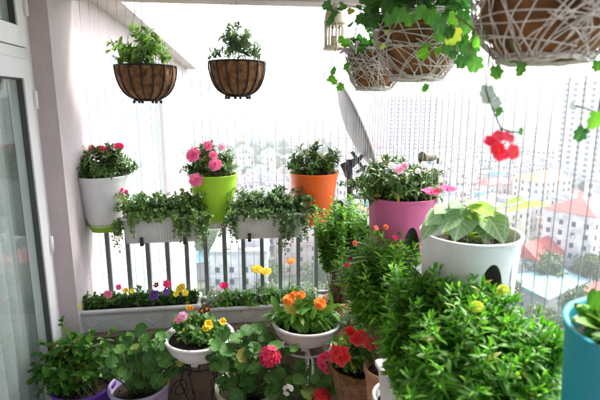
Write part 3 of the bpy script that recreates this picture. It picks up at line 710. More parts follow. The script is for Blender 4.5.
# marigold bowl
t, h = bowl(307, 319, 1.97, .138, .095, M['white'], 'white footed bowl of orange marigolds on a white wire stand')
mb = MB(); bush(mb, (0, 0, h*.8), .06, (.0, 0, h+.01), (.16, .13, .065), q, 16, LF['daisy'], .075, .032, 3, 'oval', -.05, lift=.5, droop=.5, start=.5)
bush(mb, (0, 0, h*.8), .06, (.0, 0, h+.01), (.12, .11, .05), q, 18, LF['daisy'], .055, .022, 4, 'lance', -.05); mb.build('foliage', t)
for (x, y, r) in ((289, 300, .026), (320, 304, .026), (301, 295, .018), (294, 294, .014)): fl(t, x, y, 1.88, TC+DN*.5+rdir(q)*.2, r, 'pom', 'orange', q, (0, 0, h*.8))
s = thing('plant_stand', (t.location.x, t.location.y, ZF), 'white wire plant stand with curled arms holding the marigold bowl', 'plant stand')
zt = t.location.z-.018-ZF
mb = MB(); mb.tube([(.10*math.cos(TAU*i/40), .10*math.sin(TAU*i/40), zt-.003) for i in range(41)], .005, M['whitewire'], 6); mb.tube([(-.10, 0, zt-.004), (.10, 0, zt-.004)], .0035, M['whitewire'], 6); mb.tube([(0, -.1, zt-.005), (0, .1, zt-.005)], .0035, M['whitewire'], 6); mb.build('top_ring', s)
mb = MB(); mb.tube([(0, 0, .02), (0, 0, zt-.006)], .008, M['whitewire'], 8); mb.build('post', s)
for a in (R(200), R(-20), R(270)):
    c, n_ = math.cos(a), math.sin(a); mb = MB(); mb.tube([(r_*c, r_*n_, z) for r_, z in ((.10, zt-.003), (.135, zt+.006), (.15, zt-.02), (.14, zt-.06), (.12, zt-.075), (.105, zt-.065))], .0045, M['whitewire'], 6); mb.build('arm', s)
    mb = MB(); mb.tube([(r_*c, r_*n_, z) for r_, z in ((.006, .20), (.06, .14), (.12, .04), (.15, 0))], .005, M['whitewire'], 6); mb.build('leg', s)

# ------------------------------------------------------------------ pots lower down
def pot(px, py, d, rt, rb, h, mat, label, name='potted_plant', cat='potted plant', base=None, seed=1, mat_rim=None, sz=.86):
    p = ptd(px, py, d)
    if base is not None: h = p.z-base
    t = thing(name, (p.x, p.y, p.z-h), label, cat)
    mb = MB(); pot_wall(mb, rt, rb, h, mat, rimr=.005, rim=.018); mb.build('pot', t)
    if mat_rim:
        mb = MB(); 
        for k in range(3): mb.tube([((rt+.002)*math.cos(TAU*i/40), (rt+.002)*math.sin(TAU*i/40), h-.004-.007*k+.003*math.sin(i*1.3+k)) for i in range(41)], .007, mat_rim, 6)
        mb.build('rim', t)
    soil(t, rt-.010, h*sz, seed); return t, h
q = random.Random(90)
# low bench for the floor pots
mb = MB(); 
t = thing('plant_bench', (-.2, 1.88, ZF), 'low brown wooden bench under the potted geraniums', 'bench')
for i in range(4): m_ = MB(); m_.box((-.5, -.20+i*.105, .33), (.55, -.105+i*.105, .355), M['bench']); m_.build('slat', t)
for sx in (-.46, .51):
    for sy in (-.18, .19): m_ = MB(); m_.box((sx-.02, sy-.02, 0), (sx+.02, sy+.02, .329), M['bench']); m_.build('leg', t)
BZ = ZF+.356
t, h = pot(84, 382, 2.02, .125, .10, .2, M['purple'], 'dark purple pot with bushy light green leafy plant beside the door', base=BZ, seed=2)
mb = MB(); bush(mb, (0, 0, h*.86), .07, (-.05, 0, h+.06), (.17, .15, .17), q, 40, LF['mint'], .042, .028, 7, 'broad', -.35, spread=.9, sr=.0022)
for (x, y) in ((62, 322), (70, 340), (48, 358), (92, 335), (110, 332), (103, 348), (36, 365), (55, 385), (70, 372), (88, 355), (97, 360), (40, 392)):
    b_ = S(t, ptd(x, y, 1.95)); stem_leaves(mb, bez(Vector((0, 0, h*.86)), Vector((b_.x*.4, b_.y*.4, h+.1)), b_, 6), LF['mint'], .042, .029, q, 7, 'broad', .35, .0022)
mb.build('foliage', t)
t, h = pot(139, 383, 2.0, .118, .09, .2, M['lilac'], 'lilac pot of round leaved geranium in front of the left trough', base=BZ, seed=3)
def geranium(t, h, spots, d, q, mat='ger', r0=.036, base=(0, 0)):
    mb = MB(); spots = list(spots)+[(x+q.uniform(-9, 9), y+q.uniform(-7, 9), r*q.uniform(.6, .95)) for (x, y, r) in spots for _ in (0, 1)]
    for (x, y, r) in spots:
        p = S(t, ptd(x, y, d+q.uniform(-.05, .05))); root = Vector((base[0]+p.x*.25, base[1]+p.y*.25, h*.86))
        n = (DN*.7+TC*.7+rdir(q)*.5)
        mb.tube(bez(root, root.lerp(p, .5)+Vector((0, 0, .03)), p-n.normalized()*r*.15, 5), .0022, M['stem'], 5, None, False)
        round_leaf(mb, p, n, r, LF[mat], q)
    return mb
sp = [(140, 330, .030), (127, 338, .030), (158, 342, .03), (118, 353, .032), (135, 356, .038), (152, 352, .036), (166, 360, .034), (120, 368, .034), (128, 342, .025), (151, 370, .042), (171, 372, .034), (138, 381, .032), (160, 384, .03), (145, 342, .026), (168, 348, .028), (112, 362, .026), (143, 365, .03), (126, 376, .026), (175, 355, .026), (108, 374, .024), (134, 348, .03), (160, 334, .024)]
geranium(t, h, sp, 1.94, q).build('foliage', t)
# geranium with red heads
t, h = pot(247, 384, 1.95, .125, .10, .2, M['cream'], 'cream green pot of geranium with round crimson flower heads below the middle trough', base=BZ, seed=4)
sp = [(248, 330, .030), (262, 335, .028), (236, 338, .028), (228, 350, .034), (243, 348, .034), (258, 352, .03), (275, 345, .028), (222, 365, .030), (240, 366, .040), (262, 368, .036), (230, 382, .034), (250, 384, .036), (272, 378, .030), (285, 370, .028), (215, 345, .026), (222, 336, .026), (268, 360, .03), (252, 340, .03), (238, 356, .03), (287, 352, .026), (212, 358, .026),
      (300, 378, .03), (313, 372, .026), (328, 388, .034), (308, 392, .03), (322, 380, .026), (292, 384, .024), (338, 384, .026), (272, 392, .03), (285, 396, .028), (300, 366, .024), (236, 396, .03)]
geranium(t, h, sp, 1.86, q).build('foliage', t)
for (x, y, r, k, m, e) in ((270, 357, .044, 'umbel', 'crimson', None), (328, 362, .040, 'few', 'crimson', 'darkeye'), (322, 397, .034, 'umbel', 'red', None), (288, 390, .021, 'few', 'white', 'crimson')):
    fl(t, x, y, 1.80, TC, r, k, m, q, (0.05, -.03, h*.86), e)
mb = MB()
# coir pot of red petunias on the right parapet
t, h = pot(361, 362, 1.74, .112, .085, .14, M['coir2'], 'coir lined pot of bright red petunias on the right low wall', base=Z_PAR, seed=5, mat_rim=M['coir'])
mb = MB(); bush(mb, (0, .01, h*.86), .07, (0, .0, h+.02), (.135, .12, .11), q, 48, LF['mint'], .04, .019, 8, 'oval', -.05, sr=.0018); mb.build('foliage', t)
for (x, y, r, k) in ((341, 357, .031, 'trumpet'), (336, 352, .020, 'trumpet'), (357, 338, .026, 'trumpet'), (371, 344, .022, 'trumpet'), (363, 336, .016, 'trumpet'), (395, 350, .022, 'trumpet'), (390, 342, .016, 'bud'), (351, 331, .015, 'bud')):
    fl(t, x, y, 1.62, TC+Vector((-.2, 0, .2))+rdir(q)*.2, r, k, 'red', q, (0, 0, h*.86))
# terracotta with bare stemmed shrub
t, h = pot(339, 298, 2.13, .068, .05, .14, M['terra'], 'small terracotta pot with bushy leaning shrub in the corner of the railing', base=Z_PAR, seed=6)
mb = MB(); c = S(t, ptd(344, 226, 2.08)); bush(mb, (0, 0, h*.86), .03, c, (.15, .12, .14), q, 140, LF['bush2'], .026, .012, 18, 'oval', -.9, lift=0, start=.5, sr=.0010, smat=M['wood'], fill=.35, whorl=3)
bush(mb, (0, 0, h*.86), .05, (0, 0, h+.04), (.07, .07, .09), q, 26, LF['dry'], .016, .006, 6, 'lance', -.1, sr=.0008, smat=M['wood']); mb.build('foliage', t)
# silvery plant
t, h = pot(364, 340, 1.95, .075, .06, .12, M['terra'], 'clay pot of fine silvery grey leaves behind the red petunias', base=Z_PAR, seed=7)
mb = MB(); bush(mb, (0, 0, h*.86), .05, (0, 0, h+.055), (.12, .10, .15), q, 90, LF['silver'], .038, .006, 12, 'lance', -.1); mb.build('foliage', t)
# mid shrub with coral flowers
t, h = pot(388, 366, 1.62, .078, .06, .12, M['terra'], 'clay pot with dense green shrub dotted with small coral flowers under the pink planter', base=Z_PAR, seed=8)
mb = MB(); c = S(t, ptd(382, 259, 1.58)); bush(mb, (0, 0, h*.86), .04, c, (.17, .13, .135), q, 150, LF['bush2'], .036, .011, 15, 'lance', -.9, lift=0, start=.45, sr=.0011, smat=M['wood'], fill=.35, whorl=3); mb.build('foliage', t)
for (x, y, m) in ((355, 243, 'coral'), (376, 228, 'coral'), (386, 227, 'coral'), (350, 259, 'maroon'), (395, 238, 'crimson'), (347, 265, 'crimson')):
    fl(t, x, y, 1.43, TC+rdir(q)*.4, .0075, 'double', m, q, tuple(c))
# white pot at the bottom
t, h = pot(402, 395, 1.42, .082, .065, .12, M['white'], 'small white pot of pale green seedlings at the bottom edge of the picture', base=Z_PAR, seed=9)
mb = MB(); bush(mb, (0, 0, h*.86), .045, (0, 0, h+.0), (.055, .055, .05), q, 18, LF['daisy'], .03, .014, 6, 'oval', 0); mb.build('foliage', t)
# big bush in the near right
p = ptd(478, 400, 1.02)
t = thing('hanging_trough', (X_R-.135, .93, .78), 'white trough of dense bright green foliage with yellow blooms hung inside the right rail', 'planter trough', rz=math.pi/2)
mb = MB(); trough_mesh(mb, .36, .15, .15, M['whitetrough'], .85, ribs=20); mb.build('trough', t)
for s in (-1, 1):
    mb = MB(); x = s*.12; mb.box((x-.01, -.09, -.008), (x+.01, .08, -.003), M['clip']); mb.box((x-.01, -.095, -.008), (x+.01, -.09, .318), M['clip']); mb.box((x-.01, -.16, .313), (x+.01, -.0955, .318), M['clip']); mb.build('hanging_clip', t)
trough_soil(t, .34, .13, .13, 9)
BASE = t.matrix_world.copy()
Mi = (Matrix.Translation(t.location) @ Matrix.Rotation(math.pi/2, 4, 'Z')).inverted()
def W2(p): return Mi @ p
q = random.Random(123); mb = MB()
lobes = [(434, 284, 1.14, .075, .06), (470, 300, 1.05, .07, .045), (440, 292, 1.12, .075, .07), (478, 312, 1.0, .085, .06), (512, 325, .98, .075, .06), (538, 342, .92, .065, .06), (410, 320, 1.15, .07, .10), (450, 345, .98, .11, .09), (490, 355, .92, .12, .09), (530, 375, .86, .085, .08), (415, 365, 1.08, .065, .08), (470, 395, .90, .13, .08), (412, 285, 1.22, .07, .055), (460, 288, 1.12, .06, .05), (548, 358, .88, .04, .05), (425, 395, 1.0, .07, .07), (400, 340, 1.15, .05, .07), (520, 400, .85, .1, .08)]
for (x, y, d, r1, r2) in lobes:
    c = W2(ptd(x, y, d)); b0 = Vector((max(-.2, min(.2, c.x*.6)), max(-.06, min(.06, c.y*.4)), .13))
    bush(mb, b0, .04, c, (r1, r1, r2), q, 40, LF['bush'], .031, .0095, 9, 'lance', -.75, lift=.1, start=.35, sr=.0016, fill=.3, whorl=3)
mb.build('foliage', t)
for (x, y, r) in ((476, 307, .014), (503, 290, .013)):
    w = W2(ptd(x, y, .93 if x < 500 else .98)); flower(t, w, Vector((-.3, .5, .8)), r, 'pom', FL['lemon'], q, None, w-Vector((0, 0, .08)))

# ------------------------------------------------------------------ hanging coir baskets
HG = 'coir hanging baskets with black metal ribs'
for k, (px, py, d, r, h, label, lf, seed, hz) in enumerate(((145.5, 66, 2.30, .141, .158, 'left coir hanging basket with bright yellowish green leaves', 'basket', 5, 2.418), (237, 62, 2.32, .133, .158, 'coir hanging basket with fine grey green leaves nearer the middle', 'basket2', 6, 2.418))):
    q = random.Random(seed); p = ptd(px, py, d)
    t = thing('hanging_basket', (p.x, p.y, p.z), label, 'hanging basket', HG)
    prof = [(math.cos(a)**.62*r*.985, -math.sin(a)*h) for a in [math.pi/2*i/12*.93 for i in range(13)]]
    prof = [(rr if rr > r*.42 else r*.42, z) for rr, z in prof]
    mb = MB(); mb.lathe([(r*.93, -.01), (r*.97, .004)] + prof + [(0, prof[-1][1])], M['coir'], n=72, rib=lambda a, z: 1+.012*math.sin(a*16)+.006*math.sin(a*37+z*60)); mb.build('coir_liner', t)
    mb = MB(); mb.tube([(r*1.01*math.cos(TAU*i/48), r*1.01*math.sin(TAU*i/48), 0) for i in range(49)], .0045, M['iron'], 6); mb.build('rim_ring', t)
    zb = prof[-1][1]
    mb = MB(); mb.tube([(r*.45*math.cos(TAU*i/32), r*.45*math.sin(TAU*i/32), zb-.004) for i in range(33)], .0045, M['iron'], 6)
    for j in range(4):
        a = TAU*j/4+.5; mb.tube([(r*.45*math.cos(a), r*.45*math.sin(a), zb-.004), (0, 0, zb-.006)], .003, M['iron'], 5)
    mb.build('base_ring', t)
    for j in range(16):
        a = TAU*j/16; mb = MB(); pts = [((rr*1.025+.002)*math.cos(a), (rr*1.025+.002)*math.sin(a), z) for rr, z in prof]; 
        pts[-1] = (r*.45*math.cos(a), r*.45*math.sin(a), zb-.004); mb.tube(pts, .0036, M['iron'], 5); mb.build('rib', t)
    for j in range(6):
        a = TAU*j/6+.3; mb = MB(); ball(mb, (r*.45*math.cos(a), r*.45*math.sin(a), zb-.012), .0075, M['iron'], 10); mb.build('ball_foot', t)
    hook = Vector((0, 0, min(.55, 2.0-p.z)+.1))
    for j in range(3):
        a = TAU*j/3+.6; A = Vector((r*math.cos(a), r*math.sin(a), 0)); mb = MB(); n_ = 34
        for i in range(n_):       # chain links
            c = A.lerp(hook, (i+.5)/n_); dd = (hook-A)/n_; sd = dd.cross(Vector((0, 0, 1)) if i % 2 else Vector((c.y, -c.x, .3))).normalized()*.0028
            mb.tube([c-dd*.62, c-dd*.3+sd, c+dd*.3+sd, c+dd*.62, c+dd*.3-sd, c-dd*.3-sd, c-dd*.62], .0007, M['steel'], 4)
        mb.build('chain', t)
    mb = MB(); mb.tube([hook, hook+Vector((0, 0, .02)), Vector((0, 0, 2.418-p.z))], .0022, M['iron'], 5); mb.build('hook', t)
    soil(t, r*.9, -.012, 7)
    mb = MB()
    if k == 0: bush(mb, (0, 0, -.01), .09, (0, 0, .02), (.165, .14, .165), q, 34, LF[lf], .044, .024, 7, 'broad', 0, start=.2, sr=.0016)
    else: bush(mb, (0, 0, -.01), .08, (-.01, 0, .02), (.165, .13, .18), q, 36, LF[lf], .028, .014, 9, 'oval', 0, start=.2, sr=.0013)
    mb.build('foliage', t)

# ------------------------------------------------------------------ rattan baskets
RG = 'open woven rattan hanging baskets'
def rattan(px, py, d, r, h, label, seed, tilt=0):
    q = random.Random(seed); p = ptd(px, py, d)
    t = thing('rattan_basket', (p.x, p.y, p.z), label, 'hanging basket', RG)
    def surf(a, f, e=0):          # f 0 rim .. 1 base
        rr = (r*(1-.40*f**2.2)+e); return Vector((rr*math.cos(a), rr*math.sin(a), -h*f))
    mb = MB(); K = 40; vs = []; rows = 10
    for i in range(rows+1):
        for j in range(K): vs.append(surf(TAU*j/K, min(1, i/rows*.98), -.012+.002*math.sin(j*1.7+i)))
    fs = [(i*K+j, (i+1)*K+j, (i+1)*K+(j+1) % K, i*K+(j+1) % K) for i in range(rows) for j in range(K)]; fs.append(tuple(rows*K+j for j in range(K)))
    mb.add(vs, fs, M['liner']); mb.build('liner', t)
    mb = MB()
    for i in range(85):
        a0 = q.uniform(0, TAU); da = q.uniform(-1.9, 1.9); f0 = q.choice((0, q.uniform(0, .5))); f1 = q.choice((1, 1, q.uniform(.5, 1))); e = q.uniform(-.003, .004)
        mb.tube([surf(a0+da*s/14, f0+(f1-f0)*(s/14), e+.002*math.sin(s*1.3)) for s in range(15)], .0098*r+.0003, M['rattan'], 5)
    for i in range(9):
        f0 = q.uniform(.1, .9); a0 = q.uniform(0, TAU); mb.tube([surf(a0+s*.2, min(1, max(0, f0+.12*math.sin(s*.25+i))), .003) for s in range(24)], .0014, M['rattan'], 5)
    for i in range(14):     # base weave
        a0 = q.uniform(0, TAU); a1 = a0+q.uniform(1.4, 4.6); mb.tube([surf(a0, 1)+Vector((0, 0, -.002)), surf(a0, 1).lerp(surf(a1, 1), .5)+Vector((0, 0, -.005)), surf(a1, 1)+Vector((0, 0, -.002))], .0022, M['rattan'], 5)
    mb.build('weave', t)
    for f, nm in ((0, 'rim_ring'), (1, 'base_ring')):
        mb = MB()
        for k in range(4): mb.tube([surf(TAU*i/48, f, .002*math.sin(i*.9+k*1.6))+Vector((0, 0, .004*math.cos(i*.7+k*2)+.002*k)) for i in range(49)], .0026, M['rattan'], 5)
        mb.build(nm, t)
    for j in range(3):
        a = TAU*j/3+.2; mb = MB(); mb.tube([surf(a, 0), Vector((0, 0, .42)), ], .0016, M['wire'], 5); mb.build('hanging_wire', t)
    mb = MB(); mb.tube([(0, 0, .41), (0, 0, max(.45, 2.419-p.z))], .002, M['iron'], 5); mb.build('hook', t)
    soil(t, r*.93, -.02, 8); return t, q
def vine(mb, t, pts, q, mat='ivy', L=.032, every=1, d=None, sm='stem'):
    P = [S(t, ptd(*p)) for p in pts]; path = []
    for i in range(len(P)-1):
        for k in range(4): path.append(P[i].lerp(P[i+1], k/4)+rdir(q)*.003)
    path.append(P[-1]); mb.tube(path, .0011, M[sm], 4, None, False)
    for i, p in enumerate(path):
        if i % every == 0 and i > 0: 
            d_ = rdir(q); d_.z = -abs(d_.z)*.6; a = p+d_*.018; mb.tube([p, a], .0007, M[sm], 4); ivy_leaf(mb, a, d_+Vector((0, 0, -.3)), TC+rdir(q)*.6, L*q.uniform(.7, 1.2), LF[mat], q)
def vleaf(mb, t, x, y, d, L, q, mat='ivy', dd=(0, 0, -1), kind='ivy'):
    p = S(t, ptd(x, y, d)); ivy_leaf(mb, p, Vector(dd)+rdir(q)*.3, TC+rdir(q)*.35, L, LF[mat], q)
# smaller back one
t, q = rattan(375, 52, 1.72, .104, .130, 'smaller rattan hanging basket with lilac blooms behind the middle one', 21)
mb = MB(); bush(mb, (0, 0, -.02), .07, (0, 0, .0), (.12, .11, .07), q, 22, LF['ivydark'], .035, .024, 6, 'broad', 0)
vine(mb, t, [(352, 55, 1.657), (345, 62, 1.640), (340, 75, 1.640), (336, 84, 1.640)], q, 'ivy', .026, 3); vine(mb, t, [(352, 50, 1.615), (338, 42, 1.615), (330, 66, 1.615), (323, 78, 1.615)], q, 'ivy', .03, 4)
vine(mb, t, [(352, 52, 1.657), (347, 38, 1.657), (345, 33, 1.657)], q, 'ivy', .026, 3)
mb.build('foliage', t)
for (x, y) in ((353, 46), (349, 52), (344, 46), (340, 49), (347, 44), (350, 44), (355, 49), (346, 50), (342, 52), (357, 43), (351, 54), (348, 40)): fl(t, x, y, 1.64, TC+rdir(q)*.9, .0095, 'simple', 'lilac', q, S(t, ptd(356, 54, 1.408)))
# middle
t, q = rattan(419, 19, 1.25, .117, .152, 'middle rattan hanging basket full of dark green ivy geranium', 22)
mb = MB()
for i in range(190):
    a = q.uniform(0, TAU); f = q.random(); rr = .133*math.sqrt(f); p = Vector((rr*math.cos(a), rr*math.sin(a), .02+.07*q.random()-(.03 if f > .7 else 0)))
    mb.tube([p*.4, p], .0012, M['stem'], 4, None, False); ivy_leaf(mb, p, Vector((math.cos(a), math.sin(a), -.3))+rdir(q)*.5, DN*.4+TC*.6+rdir(q)*.7, q.uniform(.026, .040), LF['ivydark'], q)
vine(mb, t, [(385, 15, 1.209), (370, 8, 1.209), (355, 6, 1.209), (337, 4, 1.209), (333, 12, 1.209)], q, 'ivydark', .024, 1); vine(mb, t, [(380, 18, 1.209), (378, 12, 1.170), (366, 16, 1.170), (357, 20, 1.170)], q, 'ivydark', .024, 1)
vine(mb, t, [(395, 18, 1.131), (393, 35, 1.115), (392, 50, 1.115)], q, 'gloxy', .020, 3)
vine(mb, t, [(445, 20, 1.131), (452, 45, 1.092), (437, 52, 1.092), (428, 42, 1.092)], q, 'ivy', .024, 2)
for (x, y, s) in ((463, 55, .05), (476, 57, .055), (466, 44, .05), (456, 36, .05), (486, 24, .05), (478, 18, .055), (464, 10, .05), (492, 6, .05), (448, 26, .045), (435, 14, .045), (420, 6, .05), (410, 14, .045), (400, 8, .05), (390, 14, .045), (470, 50, .060), (462, 36, .06), (480, 30, .065), (455, 28, .06), (470, 18, .065), (448, 42, .045), (485, 12, .06), (475, 42, .05), (440, 30, .045), (455, 12, .06), (430, 10, .05), (440, 18, .055), (452, 50, .035)): vleaf(mb, t, x, y, 1.05+q.uniform(-.05, .05), s*.62, q, 'ivy' if s > .058 and q.random() < .7 else 'ivydark')
for (x, y) in ((427, 84), (425, 86)): vleaf(mb, t, x, y, 1.13, .016, q, 'ivy')
mb.tube([S(t, ptd(455, 15, 0.821)), S(t, ptd(475, 30, 0.821)), S(t, ptd(470, 50, 0.821))], .0015, M['redstem'], 5)
mb.build('foliage', t)
# near
t, q = rattan(551, -14, .80, .124, .120, 'nearest rattan hanging basket at the top right corner', 23)
mb = MB()
for i in range(150):
    a = q.uniform(0, TAU); f = q.random(); rr = .138*math.sqrt(f); p = Vector((rr*math.cos(a), rr*math.sin(a), .02+.07*q.random()))
    mb.tube([p*.4, p], .0012, M['stem'], 4, None, False); ivy_leaf(mb, p, Vector((math.cos(a), math.sin(a), -.2))+rdir(q)*.5, DN*.5+TC*.5+rdir(q)*.7, q.uniform(.026, .038), LF['ivydark'], q)
vine(mb, t, [(487, 0, 0.796), (486, 30, 0.796), (492, 60, 0.796), (494, 68, 0.796)], q, 'ivy', .022, 9)
mb.tube([S(t, ptd(x, y, 0.796)) for x, y in ((490, 50), (486, 75), (486, 90), (492, 108), (501, 128), (503, 140))], .0014, M['stem'], 5)
vleaf(mb, t, 495, 66, 0.796, 0.0185, q, 'ivy', (.2, 0, -1)); vleaf(mb, t, 522, 63, 0.796, 0.0224, q, 'ivy', (.2, 0, -1)); vleaf(mb, t, 512, 58, 0.796, 0.0092, q)
mb.tube([S(t, ptd(510, 40, 0.621)), S(t, ptd(518, 56, 0.621)), S(t, ptd(522, 64, 0.621))], .0014, M['stem'], 5)
vleaf(mb, t, 487, 86, 0.796, 0.0304, q, 'varieg', (.1, 0, -1)); vleaf(mb, t, 494, 98, 0.796, 0.0238, q, 'varieg', (.2, 0, -1)); vleaf(mb, t, 499, 108, 0.796, 0.0158, q, 'ivy', (.3, 0, -1))
vleaf(mb, t, 519, 131, 0.796, 0.0132, q, 'ivy', (1, 0, -.2)); vleaf(mb, t, 508, 138, 0.796, 0.0119, q, 'ivy', (.3, 0, -.5))
mb.tube([S(t, ptd(500, 128, 0.621)), S(t, ptd(512, 132, 0.621)), S(t, ptd(520, 132, 0.621))], .0014, M['stem'], 5)
# right-hand strand
mb.tube([S(t, ptd(x, y, 0.780)) for x, y in ((610, 30), (604, 80), (598, 112), (590, 126), (584, 132))], .0012, M['stem'], 5)
mb.tube([S(t, ptd(x, y, 0.780)) for x, y in ((596, 112), (585, 108), (576, 106))], .0014, M['stem'], 5)
vleaf(mb, t, 575, 104, 0.780, 0.0145, q, 'varieg', (-.4, 0, -.4)); vleaf(mb, t, 584, 128, 0.780, 0.0238, q, 'ivydark', (-.4, 0, -.5)); vleaf(mb, t, 597, 112, 0.764, 0.0297, q, 'ivy', (.2, 0, -1)); vleaf(mb, t, 598, 60, 0.764, 0.0198, q, 'ivy', (.2, 0, -1))
mb.build('foliage', t)
w = S(t, ptd(501, 148, 0.621)); flower(t, w, TC, .023, 'few', leafm('bright_red_petal', [(.84, .03, .10), (.88, .07, .16)], .6, .5), q, FL['eye'])
mb = MB(); 
# ------------------------------------------------------------------ lantern
p = ptd(334, 50, 2.15); Hn = (ptd(334, 10, 2.15)-p).z; s = Hn/.20
t = thing('lantern', (p.x, p.y, p.z), 'cream metal lantern with arched openings hanging under the beam', 'lantern')
mb = MB(); r = .044
mb.lathe([(0, 0), (r*1.08, 0), (r*1.12, .008), (r*1.02, .014), (r, .018), (0, .018)], M['lantern'], n=24); mb.build('base', t)
N8 = 8
for i in range(N8):
    a = TAU*i/N8; mb = MB(); x, y = r*.93*math.cos(a), r*.93*math.sin(a); mb.tube([(x, y, .016), (x, y, .115)], .0042, M['lantern'], 6); mb.build('post', t)
mb = MB()
for i in range(N8):
    a = TAU*i/N8; b = TAU*(i+1)/N8; A = Vector((r*.93*math.cos(a), r*.93*math.sin(a), 0)); B = Vector((r*.93*math.cos(b), r*.93*math.sin(b), 0))
    mb.tube([A.lerp(B, .5-.5*math.cos(math.pi*k/8))+Vector((0, 0, .088+.018*math.sin(math.pi*k/8))) for k in range(9)], .003, M['lantern'], 5)
    mb.tube([A+Vector((0, 0, .052)), B+Vector((0, 0, .052))], .0015, M['lantern'], 4)
mb.build('arch_row', t); mb = MB()
mb.lathe([(r*.9, .110), (r*1.02, .110), (r*1.10, .116), (r*1.02, .122), (r, .124), (r*1.0, .135), (r*.94, .138)], M['lantern'], n=32); mb.build('arch_band', t)
mb = MB(); mb.lathe([(r*.96, .137), (r*.93, .150), (r*.80, .166), (r*.55, .180), (r*.22, .188), (r*.12, .192), (r*.12, .198), (0, .2)], M['lantern'], n=32, rib=lambda a, z: 1+.02*math.cos(16*a)); mb.build('dome', t)
mb = MB(); mb.tube([(.012*math.cos(TAU*i/14), 0, .210+.012*math.sin(TAU*i/14)) for i in range(15)], .0014, M['lantern'], 5); mb.tube([(0, 0, .222), (0, .0, 2.06-p.z+.35)], .001, M['wire'], 4); mb.build('hanging_ring', t)
mb = MB(); mb.lathe([(0, .018), (.016, .018), (.016, .060), (0, .062)], M['lantern'], n=16); mb.build('candle', t)

# ------------------------------------------------------------------ satellite dish
p = ptd(356, 128, 2.62)
t = thing('satellite_dish', p, 'grey satellite dish seen almost edge on outside the corner railing', 'satellite dish')
a = ptd(337, 84, 2.62)-p; b = ptd(374, 168, 2.62)-p; half = (b-a).length/2; ax = (b-a).normalized()
view = ray(356, 128).normalized(); side = ax.cross(view).normalized()
nrm = (side*math.cos(R(8)) + view*math.sin(R(8))).normalized(); v2 = nrm.cross(ax).normalized()
def dishpt(r_, th, off): return ax*(math.cos(th)*r_*half)+v2*(math.sin(th)*r_*half*.92)+nrm*(-.20*half*(1-r_*r_)+off)+ (a+b)/2
mb = MB(); K = 56; rows = 10; vs = []
for i in range(rows+1):
    for j in range(K): vs.append(dishpt(i/rows, TAU*j/K, .0))
for i in range(rows, -1, -1):
    for j in range(K): vs.append(dishpt(i/rows*.99, TAU*j/K, .006 if i else .006))
k = 2*(rows+1)
mb.add(vs, [(i*K+j, i*K+(j+1) % K, (i+1)*K+(j+1) % K, (i+1)*K+j) for i in range(k-1) for j in range(K)], M['dish']); mb.build('reflector', t)
mb = MB(); mb.tube([dishpt(1, TAU*j/K, .003) for j in range(K+1)], .006, M['dish'], 6); mb.build('rim', t)
pb = ptd(350, 165, 2.55)-p
mb = MB(); mb.tube([ptd(350, 200, 2.52)-p, ptd(349, 160, 2.55)-p], .016, M['dishdark'], 10); mb.tube([ptd(350, 196, 2.5)-p, ptd(362, 197, 2.6)-p], .012, M['dishdark'], 8); mb.build('mast', t)
mb = MB(); 
for (A, B, r_) in (((342, 166), (356, 160), .014), ((352, 152), (364, 170), .009), ((343, 165), (347, 176), .012), ((352, 166), (362, 156), .012), ((357, 172), (366, 166), .008)):
    mb.tube([ptd(*A, 2.54)-p, ptd(*B, 2.60)-p], r_, M['dishdark'], 8)
mb.build('bracket', t)
q = random.Random(4)
# small fitting clamped to the wires
p = ptX(430, 157, X_R+.10)
t = thing('clamp_light', p, 'small dark metal spotlight clamped beyond the right wires above the pink planter', 'spotlight')
mb = MB(); mb.tube([(-.028, -.01, .0), (-.018, -.006, .0), (.0, 0, .0), (.014, .004, 0)], .018, M['brass'], 14, .014); mb.build('housing', t)
mb = MB(); mb.lathe([(.0, -.004), (.019, -.004), (.021, .0), (.019, .004), (0, .004)], M['brass'], n=20); o = mb.build('lens_ring', t, (-.031, -.011, 0)); o.rotation_euler = (0, R(90), R(20))
mb = MB(); mb.tube([(.012, .003, 0), (.03, .0, -.005), (.032, -.0, -.10), (.0, -.05, -.16), (-.08, -.09, -.17)], .005, M['brass'], 8); mb.tube([(.014, .003, .0), (.028, .004, .006)], .012, M['white'], 10); mb.build('arm', t)

# ================================================================== CITY
CM_ = dict(
 w0=pm('white_render', (.66, .66, .65), .8, .3, .35), w1=pm('cream_render', (.66, .62, .52), .8, .1, .25), w2=pm('grey_render', (.48, .49, .50), .8, .12, .25), w3=pm('pink_render', (.62, .50, .46), .8, .1, .25),
 red=pm('red_roof', (.50, .085, .07), .7, .2, .9), pinkroof=pm('faded_red_roof', (.52, .20, .17), .7, .2, .9), flat=pm('flat_roof', (.42, .42, .42), .85, .2, .6), teal=pm('teal_roof', (.20, .42, .44), .6, .2, .6),
 tint=pm('haze_faded_window', (.14, .16, .18), .2, .3, .5), tank=pm('roof_tank_metal', (.55, .56, .57), .35, .1, 1, metal=.3), win=pm('dark_window', (.07, .09, .11), .2, .3, .5), frame=pm('window_frame', (.62, .62, .62), .6, .05, 1), rust=pm('orange_roof', (.55, .26, .10), .7, .2, .8))
mb = MB(); gm = pm('city_ground', (.20, .20, .19), .9, .35, .03, color2=(.12, .17, .08), detail=8)
E = 3500; mb.add([(-E, -E, Z_G), (E, -E, Z_G), (E, E, Z_G), (-E, E, Z_G)], [(0, 1, 2, 3)], gm, False); struct(mb, 'ground')
road = pm('asphalt', (.10, .10, .105), .85, .15, .2)
